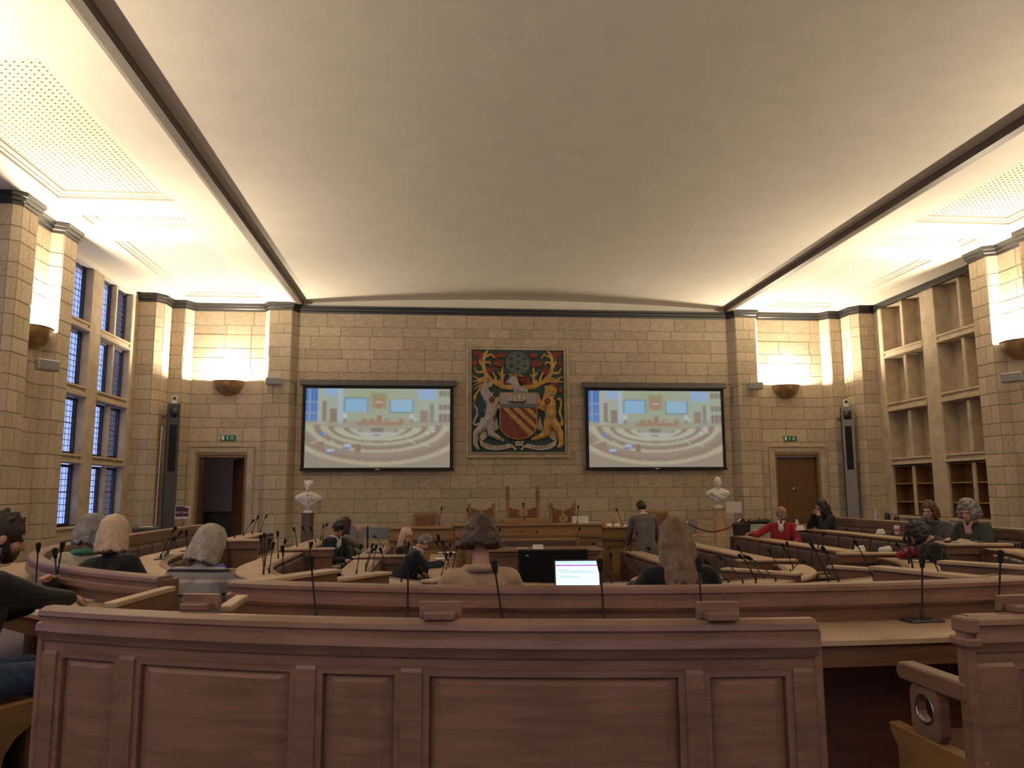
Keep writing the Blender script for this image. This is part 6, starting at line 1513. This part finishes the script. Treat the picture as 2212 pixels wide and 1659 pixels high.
# bottle, cups, gel, thermos
def turned(name, label, cat, pos, parts, group=None):
    t = thing(name, label, cat, pos, 0, group)
    for nm, prof, mm in parts: 
        m = MB(); m.lathe(prof, seg=14); m.build(nm, mm, t, smooth=45)
    return t
CLEAR = mat('clear_plastic', (.55,.55,.56), .15, var=.05); KRAFT = mat('kraft_card', (.36,.25,.15), .8); PINKC = mat('pink_cup_sleeve', (.45,.17,.17), .6); PURPL = mat('lilac_gel', (.33,.27,.42), .25)
turned('water_bottle', 'small clear water bottle on the second bench beside the red jumper', 'bottle', (4.616,13.719,0.812), [('bottle',[(0,0),(.035,0),(.036,.10),(.03,.13),(.014,.15),(0,.15)],CLEAR),('bottle_cap',[(0,.15),(.017,.15),(.017,.172),(0,.172)],PAPER)])
t = thing('kraft_box', 'small brown card box behind the water bottle', 'box', (4.633,13.538,0.812)); m = MB(); m.box((-.05,-.05,0),(.05,.05,.09)); m.build('carton', KRAFT, t, bevel=.003)
turned('coffee_cup', 'paper coffee cup with pink sleeve on the second bench', 'cup', (4.933,11.133,0.86), [('cup',[(0,0),(.030,0),(.040,.105),(0,.105)],PAPER),('sleeve',[(.0325,.02),(.0345,.02),(.0395,.075),(.037,.075)],PINKC),('cup_lid',[(0,.105),(.043,.105),(.04,.118),(0,.12)],PAPER)])
turned('pint_cup', 'tan paper cup by the outstretched hand', 'cup', (4.066,14.276,0.665), [('cup',[(0,0),(.032,0),(.042,.12),(0,.12)],KRAFT),('cup_rim',[(.040,.115),(.045,.115),(.045,.123),(.040,.123)],PAPER)])
turned('gel_bottle', 'lilac hand-gel pump bottle on the side table under the recesses', 'bottle', (7.2,15.6,.862), [('bottle',[(0,0),(.045,0),(.047,.14),(.03,.17),(0,.17)],PURPL),('pump',[(0,.17),(.012,.17),(.012,.22),(.03,.225),(.03,.24),(0,.24)],PAPER)])
turned('thermos_flask', 'tall black thermos flask with white lid beside the writing person', 'flask', (4.669,10.353,0.66), [('flask',[(0,0),(.04,0),(.042,.03),(.042,.19),(0,.19)],BLACKP),('lid',[(0,.19),(.040,.19),(.036,.215),(0,.215)],PAPER)])
for k, (u, y, h) in enumerate(((7.3,15.35,.16),(7.28,15.0,.11),(7.3,14.6,.06))):
    turned('dark_pot', ('dark small jug behind the gel bottle on the side table','dark small beaker right of the jug on the side table','low black box-like pot on the side table')[k], 'container', (u,y,.862), [('pot',[(0,0),(.05,0),(.055,h*.6),(.035,h),(0,h)],BLACKP),('pot_rim',[(.03,h),(.042,h),(.042,h+.012),(.03,h+.012)],DARKG)])
# red bag, crumpled bag, open papers
t = thing('red_bag', 'red fabric bag slumped on the bench left of the writing person', 'bag', (3.968,9.337,0.665))
m = MB(); m.ell((0,0,.05),(.13,.09,.06)); m.ell((.05,.03,.09),(.09,.07,.05)); m.ell((-.09,0,.04),(.07,.07,.045)); remesh(m.build('cloth', F_RED, t), .014, 4)
m = MB(); m.tube([(-.1,-.06,.06),(-.02,-.07,.13),(.06,-.05,.13),(.11,-.03,.07)], .008, 6); m.build('strap', PINKC, t, smooth=60)
t = thing('paper_bag', 'crumpled pale paper bag on the third ring desk', 'bag', (4.02,9.909,0.665))
m = MB(); m.ell((0,0,.05),(.085,.06,.055)); m.ell((.05,.02,.07),(.04,.05,.045)); m.ell((-.06,0,.05),(.04,.05,.05)); remesh(m.build('paper', KRAFT if 0 else CARD, t), .012, 1)
sheet('open_papers', 'open white papers before the curly grey-haired person', 'paper', (4.944,9.582,0.835), (.42,.22), .5, PAPER, 3)
t = thing('folder_pad', 'dark folder under the open white papers', 'folder', (5.167,9.899,0.813), .5); m = MB(); m.box((-.23,-.13,0),(.23,.13,.02)); m.build('cover', F_OLIVE, t, bevel=.004)
sheet('writing_pad', 'white pad under the hands of the writing person', 'paper', (3.906,8.952,0.665), (.2,.14), .3, PAPER, 2)
sheet('seat_paper', 'grey-blue booklet lying on the fourth ring desk', 'paper', (-2.84,13.057,0.545), (.24,.3), .1, CLOTHG, 2)
sheet('seat_paper', 'white leaflet on the fourth ring desk by the navy suits', 'paper', (-2.992,12.077,0.545), (.16,.12), .1, PAPER, 1)
sheet('agenda_papers', 'white agenda papers under the hands of the bending person', 'paper', (-1.728,13.093,0.425), (.22,.3), .2, PAPER, 2)
sheet('agenda_papers', 'sloping white papers on the innermost desk before the bending person', 'paper', (-1.631,14.367,0.425), (.3,.22), .1, PAPER, 3)
# devices on the window table
for k, (u, y) in enumerate(((-7.2,13.3),(-7.15,15.2))):
    t = thing('projector_unit', ('dark equipment with a white sheet under the nearest tall window','dark equipment with a white sheet under the furthest tall window')[k], 'device', (u,y,.802), .3)
    m = MB(); m.box((-.22,-.3,0),(.22,.3,.10)); m.build('case', DARKG, t, bevel=.02); m = MB(); m.box((-.10,-.2,.102),(.12,.05,.106)); m.build('sheet', PAPER, t)

# ================================================================= apply the remeshes
bpy.context.view_layer.update()
_dg = bpy.context.evaluated_depsgraph_get()
_new = [(o, bpy.data.meshes.new_from_object(o.evaluated_get(_dg), depsgraph=_dg)) for o in REM]
for o, me in _new:
    nm = o.data.name; o.modifiers.clear(); o.data = me
    for p in me.polygons: p.use_smooth = True
